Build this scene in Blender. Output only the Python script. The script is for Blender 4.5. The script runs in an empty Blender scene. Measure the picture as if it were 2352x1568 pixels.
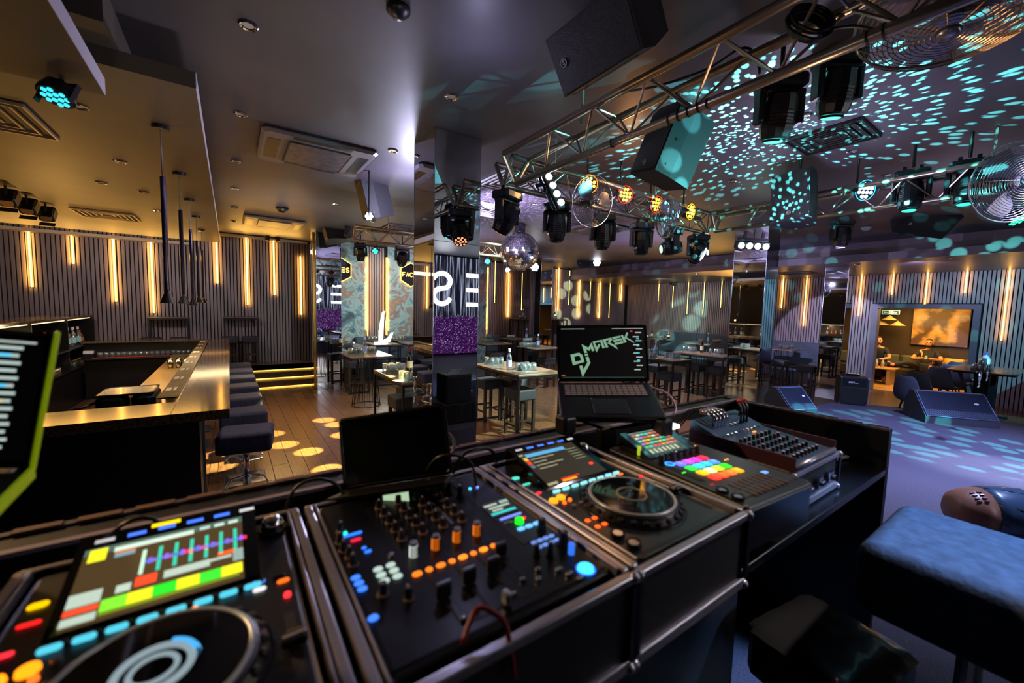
import bpy, bmesh, random
from math import *
from mathutils import Vector, Matrix, Euler
random.seed(7)
SC = bpy.context.scene
COL = SC.collection
# ---------------------------------------------------------------- camera
F, YAW, PIT, ROLL = 929.7, radians(34.92), radians(4.624), radians(1.512)
H = 2.0
_f = Vector((sin(YAW)*cos(PIT), cos(YAW)*cos(PIT), -sin(PIT)))
_r0 = Vector((cos(YAW), -sin(YAW), 0)); _u0 = _r0.cross(_f)
_r = cos(ROLL)*_r0 + sin(ROLL)*_u0
_u = -sin(ROLL)*_r0 + cos(ROLL)*_u0
CAM = Vector((0, 0, H))
def ray(px, py): return _f + _r*((px-1176)/F) - _u*((py-784)/F)
def P(px, py, x=None, y=None, z=None, d=None):
    """photo direction -> point on a real plane of the room (or at a depth d)"""
    v = ray(px, py)
    t = d if d is not None else (z-H)/v.z if z is not None else x/v.x if x is not None else y/v.y
    return CAM + v*t
cam = bpy.data.cameras.new('camera'); camo = bpy.data.objects.new('camera', cam); COL.objects.link(camo)
cam.lens = 36*F/2352; cam.sensor_width = 36; cam.clip_start = .02; cam.clip_end = 100
m = Matrix((_r, _u, -_f)).transposed().to_4x4(); m.translation = CAM
camo.matrix_world = m
cam.dof.use_dof = True; cam.dof.focus_distance = 4.5; cam.dof.aperture_fstop = 2.1
SC.camera = camo
SC.view_settings.view_transform = 'Standard'; SC.view_settings.look = 'None'
SC.view_settings.gamma = 1; SC.view_settings.use_curve_mapping = False
SC.view_settings.exposure = 0.6
# light paths: plain quality settings
cy = SC.cycles
cy.max_bounces = 7; cy.diffuse_bounces = 3; cy.glossy_bounces = 5; cy.transmission_bounces = 6; cy.transparent_max_bounces = 12
cy.sample_clamp_indirect = 4; cy.caustics_reflective = False; cy.caustics_refractive = False
# ---------------------------------------------------------------- world
W = bpy.data.worlds.new('world'); SC.world = W; W.use_nodes = True
W.node_tree.nodes['Background'].inputs[0].default_value = (.25, .22, .35, 1)
W.node_tree.nodes['Background'].inputs[1].default_value = .05
# ---------------------------------------------------------------- lights
def look(loc, tgt):
    return (Vector(tgt)-Vector(loc)).to_track_quat('-Z', 'Y').to_euler()
def area(loc, tgt, sx, sy, e, col, name='lamp_area', spread=180):
    l = bpy.data.lights.new(name, 'AREA'); l.shape = 'RECTANGLE'; l.size = sx; l.size_y = sy; l.energy = e; l.color = col
    l.spread = radians(spread)
    o = bpy.data.objects.new(name, l); o.location = loc; o.rotation_euler = look(loc, tgt); COL.objects.link(o); return o
def point(loc, e, col, r=.1, name='lamp_point'):
    l = bpy.data.lights.new(name, 'POINT'); l.energy = e; l.color = col; l.shadow_soft_size = r
    o = bpy.data.objects.new(name, l); o.location = loc; COL.objects.link(o); return o
def spot(loc, tgt, e, col, ang=40, blend=.3, r=.02, gobo=None, name='lamp_spot'):
    """gobo = (pattern, scale, size): a dot wheel inside the lamp, projected by the light itself"""
    l = bpy.data.lights.new(name, 'SPOT'); l.energy = e; l.color = col; l.spot_size = radians(ang); l.spot_blend = blend; l.shadow_soft_size = r
    if gobo:
        l.use_nodes = True; nt = l.node_tree; N = nt.nodes; K = nt.links
        em = N['Emission']; tc = N.new('ShaderNodeTexCoord'); sp = N.new('ShaderNodeSeparateXYZ')
        K.new(tc.outputs['Normal'], sp.inputs[0])
        dx = N.new('ShaderNodeMath'); dx.operation = 'DIVIDE'; dy = N.new('ShaderNodeMath'); dy.operation = 'DIVIDE'
        K.new(sp.outputs[0], dx.inputs[0]); K.new(sp.outputs[2], dx.inputs[1]); K.new(sp.outputs[1], dy.inputs[0]); K.new(sp.outputs[2], dy.inputs[1])
        cb = N.new('ShaderNodeCombineXYZ'); K.new(dx.outputs[0], cb.inputs[0]); K.new(dy.outputs[0], cb.inputs[1])
        vo = N.new('ShaderNodeTexVoronoi'); g3 = gobo[0] == '3d'
        if g3: vo.inputs['Scale'].default_value = gobo[1]; K.new(tc.outputs['Normal'], vo.inputs['Vector']); gobo = (gobo[1], gobo[2], .8)+tuple(gobo[3:])
        else: vo.voronoi_dimensions = '2D'; vo.inputs['Scale'].default_value = gobo[0]; vo.inputs['Randomness'].default_value = gobo[2]; K.new(cb.outputs[0], vo.inputs['Vector'])
        mr = N.new('ShaderNodeMapRange'); mr.inputs['From Min'].default_value = gobo[1]; mr.inputs['From Max'].default_value = gobo[1]*.75
        mr.inputs['To Min'].default_value = gobo[3] if len(gobo) > 3 else 0; mr.inputs['To Max'].default_value = 1
        K.new(vo.outputs['Distance'], mr.inputs['Value']); K.new(mr.outputs[0], em.inputs['Strength'])
    o = bpy.data.objects.new(name, l); o.location = loc; o.rotation_euler = look(loc, tgt); COL.objects.link(o); return o
WARM = (1, .60, .18); GOLD = (1, .52, .10)
def wash(loc, tgt, e, col, ang=110, r=.1, name='wash_light'): return spot(loc, tgt, e, col, ang, .9, r, None, name)  # soft fill spot, added with no fixture of its own
# warm cove light of the bar side, with added fill
area((-2.2, 11.9, 3.0), (-2.2, 10.2, 3.5), 3.4, .1, 14, GOLD, 'cove_light')
area((.8, 11.9, 3.35), (.8, 10.5, 3.7), 1.5, .1, 9, GOLD, 'cove_light')
wash((-2.2, 5.6, 1.75), (-1.6, 5.8, 4), 55, (1, .52, .12), 160, .03)
wash((-2.2, 9.2, 1.75), (-1.7, 9.2, 4), 100, (1, .52, .12), 160, .03)
point((-1.6, 10.3, 1.45), 3, (1, .72, .4), .05, 'bar_back_glow')  # small fill added to lift the glasses inside the bar
wash((-1.3, 5.2, 3.2), (-1.3, 5.6, 0), 16, (1, .74, .42), 140, .06)
wash((-1.3, 8.6, 3.2), (-1.3, 8.8, 0), 40, (1, .74, .42), 140, .06)
wash((-.7, 9.6, 2.9), (-1.2, 12.3, 1.6), 60, (.85, .78, .9), 130, .08)
wash((-2.4, 9.3, 2.9), (-3.0, 12.3, 1.8), 60, (1, .80, .66), 130, .08)
wash((1.0, 7.0, 3.45), (1.1, 7.6, 0), 150, (1, .66, .30), 100, .06)
wash((.6, 4.2, 3.5), (.7, 4.6, 0), 120, (1, .72, .40), 110, .06)
# soffit cove on the right, wall washes added as fill
area((13.2, 6.5, 2.9), (12.9, 6.5, 3.6), .1, 9.5, 75, GOLD, 'cove_light', 120)
wash((12.2, 8.8, 3.1), (14.7, 9.6, 1.2), 120, (.85, .82, .80), 130, .08)
wash((11.6, 2.2, 3.1), (14.7, 2.4, 1.3), 120, (.66, .58, 1), 130, .08)
wash((8.5, 9.6, 3.4), (9.5, 12.2, 1.6), 150, (.80, .76, .95), 130, .08)
# blue-violet wash on the stage carpet, added fill on gear and ceiling
wash((7.0, .0, 3.5), (7.0, 1.0, .45), 900, (.42, .46, 1), 96, .1)
wash((5.0, .1, 3.5), (4.5, .7, .45), 420, (.55, .58, 1), 70, .08)
wash((2.3, -.3, 3.3), (1.2, .6, 1.5), 85, (.95, .80, .88), 60, .05)
wash((-1.6, 2.6, 3.0), (-.1, .7, 1.5), 130, (1, .60, .28), 60, .05)
wash((4.2, 1.6, 2.6), (4.4, 1.7, 4), 60, (.62, .50, .80), 170, .1)
wash((6.8, .9, 2.6), (7.4, 1.2, 4), 34, (.60, .50, .78), 170, .1)
wash((7.6, 5.8, 2.6), (7.8, 6.4, 4), 110, (.46, .42, .85), 170, .1)
wash((.3, 3.2, 2.3), (.6, 3.9, 4), 14, (.85, .80, .80), 170, .1)
wash((.7, 1.0, 2.5), (.8, 1.6, 4), 7, (.80, .78, .80), 170, .1)
wash((-.6, 1.6, 2.4), (-1.2, 2.2, 4), 6, (1, .72, .45), 170, .1)
wash((.9, 7.6, 2.7), (.7, 8.2, 4), 26, (.95, .80, .68), 170, .1)
# dance floor
wash((4.6, 6.9, 3.5), (4.8, 7.6, 0), 680, (.72, .95, .90), 120, .1)
wash((8.6, 6.4, 3.5), (8.8, 6.6, 0), 560, (.86, .80, .95), 120, .1)
wash((3.9, 9.2, 3.4), (3.6, 11.5, 1.9), 200, (.90, .92, .90), 110, .08)
# back-room lamps
area((16.4, 3.0, 2.45), (16.6, 3.0, 0), 1.2, 2.0, 110, (1, .60, .16), 'lounge_light')
# moving-head projections (gobo patterns), and extra lamps added to brighten parts
spot((3.9, 1.75, 2.68), (4.35, 1.75, 3.64), 1700, (.16, 1, .92), 156, .3, .004, ('3d', 21, .36), 'dot_projector')
spot((3.3, 5.3, 2.85), (3.9, 5.6, 3.64), 520, (.66, .55, 1), 150, .5, .006, ('3d', 26, .42, .25), 'violet_dots')  # added spot, stands for dots scattered off the mirror ball
spot((2.2, 5.6, 3.3), (1.45, 6.0, 0), 6500, (1, .82, .28), 50, .15, .004, (5.4, .28, .9), 'floor_gobo')
spot((5.3, 2.9, 2.9), (3.9, 5.3, 1.0), 1500, (.75, 1, .80), 42, .3, .02, (6, .55, .9, .25), 'table_gobo')
spot((5.6, 3.4, 2.9), tuple(P(1306, 702, y=12.15)), 9000, (.75, 1, .60), 11, .08, .012, (17, .40, .95), 'wall_gobo')
spot((7.0, 3.4, 2.95), tuple(P(1618, 775, x=14.2)), 7000, (.45, 1, .85), 24, .3, .012, (11, .42, .85, .15), 'sofa_gobo')
spot((9.6, 4.8, 3.1), (14.7, 4.4, 1.0), 900, (.62, .60, 1), 36, .1, .03, None, 'wall_wash')
spot((10.5, -1.5, 3.0), (14.7, 1.0, 1.2), 900, (.15, .65, .9), 60, .6, .05, None, 'wall_wash')
spot((6.0, -1.8, 3.3), (7.4, 1.1, .45), 2200, (.1, 1, .85), 34, .3, .006, (14, .33, .8), 'stage_gobo')
spot((3.1, -1.4, 3.3), (1.9, .15, 1.3), 700, (.25, .48, 1), 17, .5, .04, None, 'blue_spot')
point((1.9, 4.95, 3.2), 48, (.7, .68, 1), .06, 'white_flood')
spot((3.9, 3.25, 3.15), (4.45, 6.3, 3.05), 260, (.85, .82, 1), 22, .5, .05, None, 'ball_pin')  # three spots added to brighten the mirror ball
spot((2.6, 6.6, 3.4), (4.45, 6.3, 3.05), 160, (.7, .66, 1), 34, .5, .05, None, 'ball_pin')
spot((5.9, 5.2, 2.2), (4.45, 6.3, 3.05), 120, (.8, .85, 1), 34, .5, .05, None, 'ball_pin')
point((2.2, .9, 2.7), 3, (1, .62, .35), .05, 'amber_spill')  # warm point added to brighten the near fan
point((3.3, 2.75, 3.35), 5, (1, .45, .15), .05, 'amber_spill')
spot((4.7, 3.25, 3.05), (3.85, 5.5, 1.0), 2200, (.8, 1, .85), 20, .4, .02, None, 'table_beam')
wash((9.4, 5.0, 2.4), (11.2, 4.0, 3.5), 60, (.5, .48, 1), 100, .08)
wash((4.6, 8.2, 2.6), (4.6, 8.6, 4), 60, (.5, .5, .9), 170, .1)
spot((3.3, .5, 2.5), tuple(P(1575, 350, d=2.95)), 420, (.16, .95, .95), 34, .2, .004, (7, .36, .8, .25), 'speaker_dots')  # extra spot added to carry teal dots onto the hanging speaker
spot((7.2, -1.2, 3.3), tuple(P(2330, 1085, z=.45)), 900, (.75, .78, 1), 26, .8, .03, None, 'stage_highlight')
point((1.3, 2.3, 3.3), 4, (.62, .6, 1), .04, 'edge_light')  # lavender fill added to light the near slab edge
# ---------------------------------------------------------------- helpers
def C(h):
    h = h.lstrip('#'); v = [int(h[i:i+2], 16)/255 for i in (0, 2, 4)]
    return tuple(x/12.92 if x <= .04045 else ((x+.055)/1.055)**2.4 for x in v) + (1,)
MATS = {}
def M(name, col='#808080', rough=.5, metal=0, es=0, ecol=None, noise=None, bump=None, spec=None, coat=0, alpha=1, rnd=0, stretch=None):
    if name in MATS: return MATS[name]
    m = bpy.data.materials.new(name); m.use_nodes = True; nt = m.node_tree; N = nt.nodes; K = nt.links; b = N['Principled BSDF']
    c = C(col) if isinstance(col, str) else tuple(col)+(1,)
    b.inputs['Base Color'].default_value = c; b.inputs['Roughness'].default_value = rough; b.inputs['Metallic'].default_value = metal
    if spec is not None: b.inputs['Specular IOR Level'].default_value = spec
    if coat: b.inputs['Coat Weight'].default_value = coat; b.inputs['Coat Roughness'].default_value = .06
    if es:
        b.inputs['Emission Color'].default_value = C(ecol or col) if isinstance(ecol or col, str) else tuple(ecol or col)+(1,); b.inputs['Emission Strength'].default_value = es
    if alpha < 1: b.inputs['Alpha'].default_value = alpha
    if noise or bump:
        tc = N.new('ShaderNodeTexCoord'); mp = N.new('ShaderNodeMapping'); K.new(tc.outputs['Object'], mp.inputs[0])
        if stretch: mp.inputs['Scale'].default_value = stretch
    if noise:  # (scale, colour2, amount)
        n = N.new('ShaderNodeTexNoise'); n.inputs['Scale'].default_value = noise[0]; n.inputs['Detail'].default_value = 5; K.new(mp.outputs[0], n.inputs['Vector'])
        r = N.new('ShaderNodeValToRGB'); r.color_ramp.elements[0].position = .35; r.color_ramp.elements[1].position = .68
        r.color_ramp.elements[0].color = c; r.color_ramp.elements[1].color = C(noise[1]); K.new(n.outputs['Fac'], r.inputs[0])
        out = r.outputs[0]
        if rnd:
            oi = N.new('ShaderNodeObjectInfo'); hs = N.new('ShaderNodeHueSaturation'); mr = N.new('ShaderNodeMapRange')
            mr.inputs['To Min'].default_value = 1-rnd; mr.inputs['To Max'].default_value = 1+rnd
            K.new(oi.outputs['Random'], mr.inputs[0]); K.new(mr.outputs[0], hs.inputs['Value']); K.new(out, hs.inputs['Color']); out = hs.outputs[0]
        K.new(out, b.inputs['Base Color'])
    if bump:
        n2 = N.new('ShaderNodeTexNoise'); n2.inputs['Scale'].default_value = bump[0]; K.new(mp.outputs[0], n2.inputs['Vector'])
        bp = N.new('ShaderNodeBump'); bp.inputs['Strength'].default_value = bump[1]; bp.inputs['Distance'].default_value = .01
        K.new(n2.outputs['Fac'], bp.inputs['Height']); K.new(bp.outputs[0], b.inputs['Normal'])
    MATS[name] = m; return m
class MB:
    def __init__(s): s.v = []; s.f = []; s.mi = []; s.T = Matrix.Identity(4); s.m = 0; s.sm = []; s.smooth = False
    def add(s, vs, fs):
        o = len(s.v); s.v += [tuple(s.T @ Vector(p)) for p in vs]
        for f in fs: s.f.append(tuple(i+o for i in f)); s.mi.append(s.m); s.sm.append(s.smooth)
        return s
    def box(s, x0, x1, y0, y1, z0, z1):
        return s.add([(x0,y0,z0),(x1,y0,z0),(x1,y1,z0),(x0,y1,z0),(x0,y0,z1),(x1,y0,z1),(x1,y1,z1),(x0,y1,z1)],
                     [(0,3,2,1),(4,5,6,7),(0,1,5,4),(1,2,6,5),(2,3,7,6),(3,0,4,7)])
    def cb(s, cx, cy, cz, sx, sy, sz): return s.box(cx-sx/2, cx+sx/2, cy-sy/2, cy+sy/2, cz-sz/2, cz+sz/2)
    def bb(s, x0, x1, y0, y1, z0, z1, b=.01):
        """box with bevelled vertical edges and top/bottom rims (cushion or case shape)"""
        def ring(i, z): return [(x0+i+b,y0+i,z),(x1-i-b,y0+i,z),(x1-i,y0+i+b,z),(x1-i,y1-i-b,z),(x1-i-b,y1-i,z),(x0+i+b,y1-i,z),(x0+i,y1-i-b,z),(x0+i,y0+i+b,z)]
        vs = ring(b*.7, z0)+ring(0, z0+b*.7)+ring(0, z1-b*.7)+ring(b*.3, z1-b*.2)+ring(b, z1)
        fs = [tuple(range(7,-1,-1)), tuple(range(32,40))]
        for k in range(4):
            for i in range(8): j = (i+1) % 8; fs.append((k*8+i, k*8+j, k*8+8+j, k*8+8+i))
        return s.add(vs, fs)
    def cyl(s, a, b, r0, r1=None, n=10, cap=True):
        a = Vector(a); b = Vector(b); r1 = r0 if r1 is None else r1; d = (b-a)
        if d.length < 1e-9: return s
        q = d.to_track_quat('Z', 'Y'); vs = []
        for p, r in ((a, r0), (b, r1)):
            for i in range(n): t = 2*pi*i/n; vs.append(tuple(p + q @ Vector((r*cos(t), r*sin(t), 0))))
        fs = [(i, (i+1) % n, n+(i+1) % n, n+i) for i in range(n)]
        if cap: fs += [tuple(range(n-1,-1,-1)), tuple(range(n, 2*n))]
        return s.add(vs, fs)
    def tube(s, pts, r, n=6):
        pts = [Vector(p) for p in pts]; vs = []; fs = []; L = len(pts)
        for k, p in enumerate(pts):
            d = (pts[min(k+1, L-1)]-pts[max(k-1, 0)]); q = d.to_track_quat('Z', 'Y')
            for i in range(n): t = 2*pi*i/n; vs.append(tuple(p + q @ Vector((r*cos(t), r*sin(t), 0))))
        # keep rings aligned
        for k in range(L-1):
            best = min(range(n), key=lambda o: sum((Vector(vs[k*n+i])-Vector(vs[(k+1)*n+(i+o) % n])).length for i in (0, 1)))
            ring = vs[(k+1)*n:(k+2)*n]; vs[(k+1)*n:(k+2)*n] = [ring[(i+best) % n] for i in range(n)]
            for i in range(n): j = (i+1) % n; fs.append((k*n+i, k*n+j, (k+1)*n+j, (k+1)*n+i))
        fs += [tuple(range(n-1,-1,-1)), tuple(range((L-1)*n, L*n))]
        return s.add(vs, fs)
    def lathe(s, prof, n=16, c=(0,0,0)):
        vs = []; fs = []; L = len(prof)
        for r, z in prof:
            for i in range(n): t = 2*pi*i/n; vs.append((c[0]+r*cos(t), c[1]+r*sin(t), c[2]+z))
        for k in range(L-1):
            for i in range(n): j = (i+1) % n; fs.append((k*n+i, k*n+j, (k+1)*n+j, (k+1)*n+i))
        if prof[0][0] > 1e-5: fs.append(tuple(range(n-1,-1,-1)))
        if prof[-1][0] > 1e-5: fs.append(tuple(range((L-1)*n, L*n)))
        return s.add(vs, fs)
    def torus(s, R, r, n=32, k=6, c=(0,0,0), a0=0, a1=2*pi):
        vs = []; fs = []; full = abs(a1-a0-2*pi) < 1e-6; N = n if full else n+1
        for i in range(N):
            t = a0+(a1-a0)*i/n
            for j in range(k): u = 2*pi*j/k; vs.append((c[0]+(R+r*cos(u))*cos(t), c[1]+(R+r*cos(u))*sin(t), c[2]+r*sin(u)))
        for i in range(n):
            i2 = (i+1) % N
            for j in range(k): j2 = (j+1) % k; fs.append((i*k+j, i2*k+j, i2*k+j2, i*k+j2))
        return s.add(vs, fs)
    def prism(s, out, z0, z1):
        n = len(out); vs = [(x, y, z0) for x, y in out]+[(x, y, z1) for x, y in out]
        return s.add(vs, [tuple(range(n-1,-1,-1)), tuple(range(n, 2*n))]+[(i, (i+1) % n, n+(i+1) % n, n+i) for i in range(n)])
    def quad(s, a, b, c, d): return s.add([a, b, c, d], [(0,1,2,3)])
    def sph(s, c, r, n=12, sc=(1,1,1)):
        k = n//2+1; vs = []; fs = []
        for i in range(k+1):
            ph = pi*i/k
            for j in range(n): t = 2*pi*j/n; vs.append((c[0]+r*sc[0]*sin(ph)*cos(t), c[1]+r*sc[1]*sin(ph)*sin(t), c[2]+r*sc[2]*cos(ph)))
        for i in range(k):
            for j in range(n): j2 = (j+1) % n; fs.append((i*n+j, (i+1)*n+j, (i+1)*n+j2, i*n+j2))
        return s.add(vs, fs)
    def mesh(s, name, mats, shift=None):
        me = bpy.data.meshes.new(name)
        vs = s.v if shift is None else [(a-shift[0], b-shift[1], c-shift[2]) for a, b, c in s.v]
        me.from_pydata(vs, [], s.f)
        for mt in (mats if isinstance(mats, (list, tuple)) else [mats]): me.materials.append(mt)
        me.polygons.foreach_set('material_index', s.mi); me.polygons.foreach_set('use_smooth', s.sm)
        me.update(); return me
def tag(o, label=None, cat=None, group=None, kind=None):
    if label: o['label'] = label
    if cat: o['category'] = cat
    if group: o['group'] = group
    if kind: o['kind'] = kind
    return o
def thing(name, label, cat, loc=(0,0,0), rz=0, group=None, rot=None):
    o = bpy.data.objects.new(name, None); COL.objects.link(o); o.empty_display_size = .1
    o.location = loc; o.rotation_euler = rot if rot is not None else (0, 0, rz)
    return tag(o, label, cat, group)
def part(name, mb, mats, parent=None, label=None, w=False, kind=None):
    """one mesh object; w=True: the shape was made in room coordinates"""
    if w == 'd' and parent is None: sh = None
    sh = parent.location if (w and parent is not None) else None
    p = parent
    while sh is not None and p.parent is not None: p = p.parent; sh = sh + p.location
    o = bpy.data.objects.new(name, mb.mesh(name, mats, sh)); COL.objects.link(o)
    if parent is not None: o.parent = parent
    if label: o['label'] = label
    if kind: o['kind'] = kind
    return o
def solo(name, mb, mats, label, cat, loc=(0,0,0), rz=0, group=None, rot=None, kind=None):
    o = part(name, mb, mats); o.location = loc; o.rotation_euler = rot if rot is not None else (0, 0, rz)
    return tag(o, label, cat, group, kind)
def struct(name, mb, mats, parent=None):
    o = part(name, mb, mats, parent)
    if parent is None: o['kind'] = 'structure'
    return o
KIDS = {}
def kids(o): return [c for c in COL.objects if c.parent == o]
def dup(root, loc, rz=None, label=None, group=None, rot=None, scale=None):
    if root.name not in KIDS:
        KIDS[root.name] = [(c, kids(c)) for c in kids(root)]
    r = root.copy(); COL.objects.link(r); r.location = loc
    if rz is not None: r.rotation_euler = (0, 0, rz)
    if rot is not None: r.rotation_euler = rot
    if scale: r.scale = (scale,)*3
    if label: r['label'] = label
    if group: r['group'] = group
    for c, gs in KIDS[root.name]:
        k = c.copy(); COL.objects.link(k); k.parent = r
        for g in gs: q = g.copy(); COL.objects.link(q); q.parent = k
    return r
class Proto:
    """first placement moves the built thing itself, later ones copy it"""
    def __init__(s, root): s.root = root; s.used = False
    def at(s, loc, rz=0, label=None, group=None, rot=None, scale=None):
        if not s.used:
            s.used = True; r = s.root
            if not r.name in KIDS: KIDS[r.name] = [(c, kids(c)) for c in kids(r)]
            r.location = loc; r.rotation_euler = rot if rot is not None else (0, 0, rz)
            if scale: r.scale = (scale,)*3
            if label: r['label'] = label
            if group: r['group'] = group
            return r
        return dup(s.root, loc, rz, label, group, rot, scale)
def aim(d, up=(0,0,1)):
    """euler whose local +Z points along d (used for lamp heads, fans)"""
    return Vector(d).to_track_quat('Z', 'Y').to_euler()
def strokes(mb, polys, w, z0=0, z1=.01, ox=0, oy=0, s=1):
    """flat lettering: every polyline becomes mitred bars in the local xy plane"""
    for pl in polys:
        for a, b in zip(pl[:-1], pl[1:]):
            a = Vector((ox+a[0]*s, oy+a[1]*s)); b = Vector((ox+b[0]*s, oy+b[1]*s)); d = (b-a).normalized(); n = Vector((-d.y, d.x))*w/2; e = d*w/2*.85
            q = [a-e-n, b+e-n, b+e+n, a-e+n]
            mb.prism([tuple(p) for p in q], z0, z1)
def arc(cx, cy, rx, ry, a0, a1, n=8): return [(cx+rx*cos(radians(a0+(a1-a0)*i/n)), cy+ry*sin(radians(a0+(a1-a0)*i/n))) for i in range(n+1)]
GLY = {'F': [[(0,0),(0,1),(.6,1)],[(0,.5),(.5,.5)]], 'A': [[(0,0),(.35,1),(.7,0)]], 'C': [arc(.4,.5,.4,.5,50,310,18)],
       'E': [[(0,0),(.6,0)],[(0,.5),(.6,.5)],[(0,1),(.6,1)]],
       'S': [arc(.33,.755,.3,.245,25,270,18)+arc(.33,.255,.3,.255,90,-155,18)],
       'X': [[(0,0),(.6,1)],[(0,1),(.6,0)]], 'I': [[(0,0),(0,1)]], 'T': [[(0,1),(.6,1)],[(.3,0),(.3,1)]],
       'L': [[(0,1),(0,0),(.5,0)]], 'e': [[(0,0),(0,1)],[(0,0),(.55,0)],[(0,.5),(.5,.5)],[(0,1),(.55,1)]],
       'R': [[(0,0),(0,1),(.5,1),(.5,.5),(0,.5)],[(.2,.5),(.55,0)]], 'f': [[(0,0),(0,1),(.6,1)],[(0,.5),(.5,.5)]],
       'H': [[(0,0),(0,1)],[(.5,0),(.5,1)],[(0,.5),(.5,.5)]], 'K': [[(0,0),(0,1)],[(.5,1),(0,.45),(.55,0)]], 'V': [[(0,1),(.3,0),(.6,1)]], 'M': [[(0,0),(0,1),(.35,.4),(.7,1),(.7,0)]]}
def word(mb, txt, h, w, pitch=.95, **k):
    for i, ch in enumerate(txt): strokes(mb, GLY[ch], w, ox=i*pitch*h, s=h, **k)

def rbox(name, x0, x1, y0, y1, z0, z1, mat, parent, r=.04, seg=4, lab=None):
    """soft cushion: box with a rounded bevel"""
    o = part(name, MB().box(x0, x1, y0, y1, z0, z1), mat, parent, lab); b = o.modifiers.new('round', 'BEVEL'); b.width = r; b.segments = seg
    o.data.polygons.foreach_set('use_smooth', [True]*6); o.modifiers.new('wn', 'WEIGHTED_NORMAL'); return o
# ---------------------------------------------------------------- materials of the room
ZC = 3.64
m_ceil = M('ceiling_paint', '#45434a', .5, noise=(1.3, '#514e55'), bump=(2.2, .25))
m_barceil = M('bar_ceiling_paint', '#4b443c', .5, noise=(1.1, '#5a5046'), bump=(2, .3))
m_slat = M('slat_oak_charcoal', '#7a6c6a', .5, noise=(3, '#665a5c'), stretch=(1, 1, .25))
m_back = M('slat_backing', '#070708', .9)
m_dark = M('dark_wall', '#15151a', .7)
m_led = M('led_gold', '#ffb52e', .4, es=2.6, ecol=(1, .55, .07))
m_ledcore = M('led_core', '#ffe09a', .4, es=2.6, ecol=(1, .66, .14))
m_mirror = M('smoked_mirror', (.62, .65, .72), .015, 1)
m_chrome = M('chrome', (.75, .76, .8), .12, 1)
m_black = M('black_satin', '#0c0c0f', .38)
m_blackm = M('black_matt', '#08080a', .75)
m_plank = M('floor_plank', '#6e4c34', .3, noise=(7, '#4e3424'), stretch=(6, .6, 1), rnd=.09)
m_plank2 = M('floor_plank_far', '#664a38', .22, noise=(5, '#473226'), stretch=(6, .6, 1))
m_sub = M('floor_joint', '#120c08', .8)
m_carpet = M('stage_carpet', '#30303c', .85, noise=(160, '#54546a'), bump=(300, .4))
m_white = M('off_white', '#c9c7cc', .5)
m_trimface = M('soffit_face', '#6a6578', .5)
m_wood = M('oak_top', '#8a5a34', .35, noise=(6, '#6b4327'), stretch=(1, 8, 1))
# ---------------------------------------------------------------- shell
fl = struct('floor', MB().box(-4.4, 19, -5.2, 12.5, -.12, -.012), m_sub)
stuffp = MB(); nprox = 0; pm = None
for i in range(0, 110):
    for j in range(0, 15):
        x = -4.3+i*.18; y = 2.5-.0+(j-5)*1.3+(i*.47 % 1.3)
        if y > 12.3 or y < -4.6 or x > 14.6: continue
        if -.1 < x < 4.6 and 2.3 < y < 9.2 and nprox < 290:
            if pm is None:
                pm = part('plank', MB().bb(.002, .178, .002, 1.298, -.012, 0, .002), m_plank, fl); pm.location = (x, y, 0)
            else:
                q = pm.copy(); COL.objects.link(q); q.location = (x, y, 0)
            nprox += 1
        elif y+1.3 > 2.6 or x > 8.9:
            y1 = min(y+1.298, 12.4); z = -.0006*random.random()
            stuffp.add([(x+.002, y, z), (x+.178, y, z), (x+.178, y1, z), (x+.002, y1, z)], [(0,1,2,3)])
part('far_planks', stuffp, m_plank2, fl, kind='stuff')
struct('ceiling', MB().box(-4.4, 14.8, -5.2, 12.5, ZC, ZC+.15), m_ceil)
b = MB(); b.box(-4.3, -.14, 3.33, 11.5, 3.32, 3.42); b.box(-4.3, -.5, 3.05, 11.5, 3.42, ZC-.002)
struct('ceiling_bar', b, m_barceil)
struct('ceiling_near', MB().box(-4.3, -.53, -4.5, 3.18, 3.10, 3.19).box(-4.3, -1.0, -4.5, 2.9, 3.19, ZC-.002), m_barceil)
b = MB(); b.box(-.142, -.136, 3.331, 11.5, 3.322, 3.418); b.box(-.532, -.527, -4.4, 3.18, 3.102, 3.188)
struct('trim_slab_edge', b, M('edge_paint', '#dcd8f0', .5))  # pale lavender strips paint in the light on the slab edges
struct('ceiling_right', MB().box(11.35, 14.8, -5.2, 12.45, 3.36, ZC-.002).box(11.1, 14.8, -5.2, 12.45, 3.20, 3.36), M('soffit_paint', '#6b6068', .4, noise=(1.2, '#5f565e')))
struct('trim_cove', MB().box(-4.3, -.71, 12.05, 12.33, 3.27, 3.33).box(-.6, 1.75, 12.05, 12.33, 3.58, 3.62), M('cove_paint', '#a89880', .5))
WALLS = {}
WALLS['back'] = struct('wall_back', MB().box(-4.4, 1.9, 12.36, 12.5, 0, ZC), m_back)
WALLS['far'] = struct('wall_far', MB().box(1.9, 14.9, 12.2, 12.35, 0, ZC), m_back)
DL = P(2013, 750, x=14.7).y; DR = P(2232, 750, x=14.7).y
b = MB(); b.box(14.78, 14.95, -5.2, DR-.05, 0, ZC); b.box(14.78, 14.95, DL+.05, 12.4, 0, ZC); b.box(14.78, 14.95, DR-.05, DL+.05, 2.38, ZC)
WALLS['right'] = struct('wall_right', b, m_back)
struct('wall_left', MB().box(-4.5, -4.35, -5.2, 12.5, 0, ZC), m_dark)
struct('wall_stage', MB().box(-4.5, 15, -5.3, -5.15, 0, ZC), m_dark)
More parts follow.
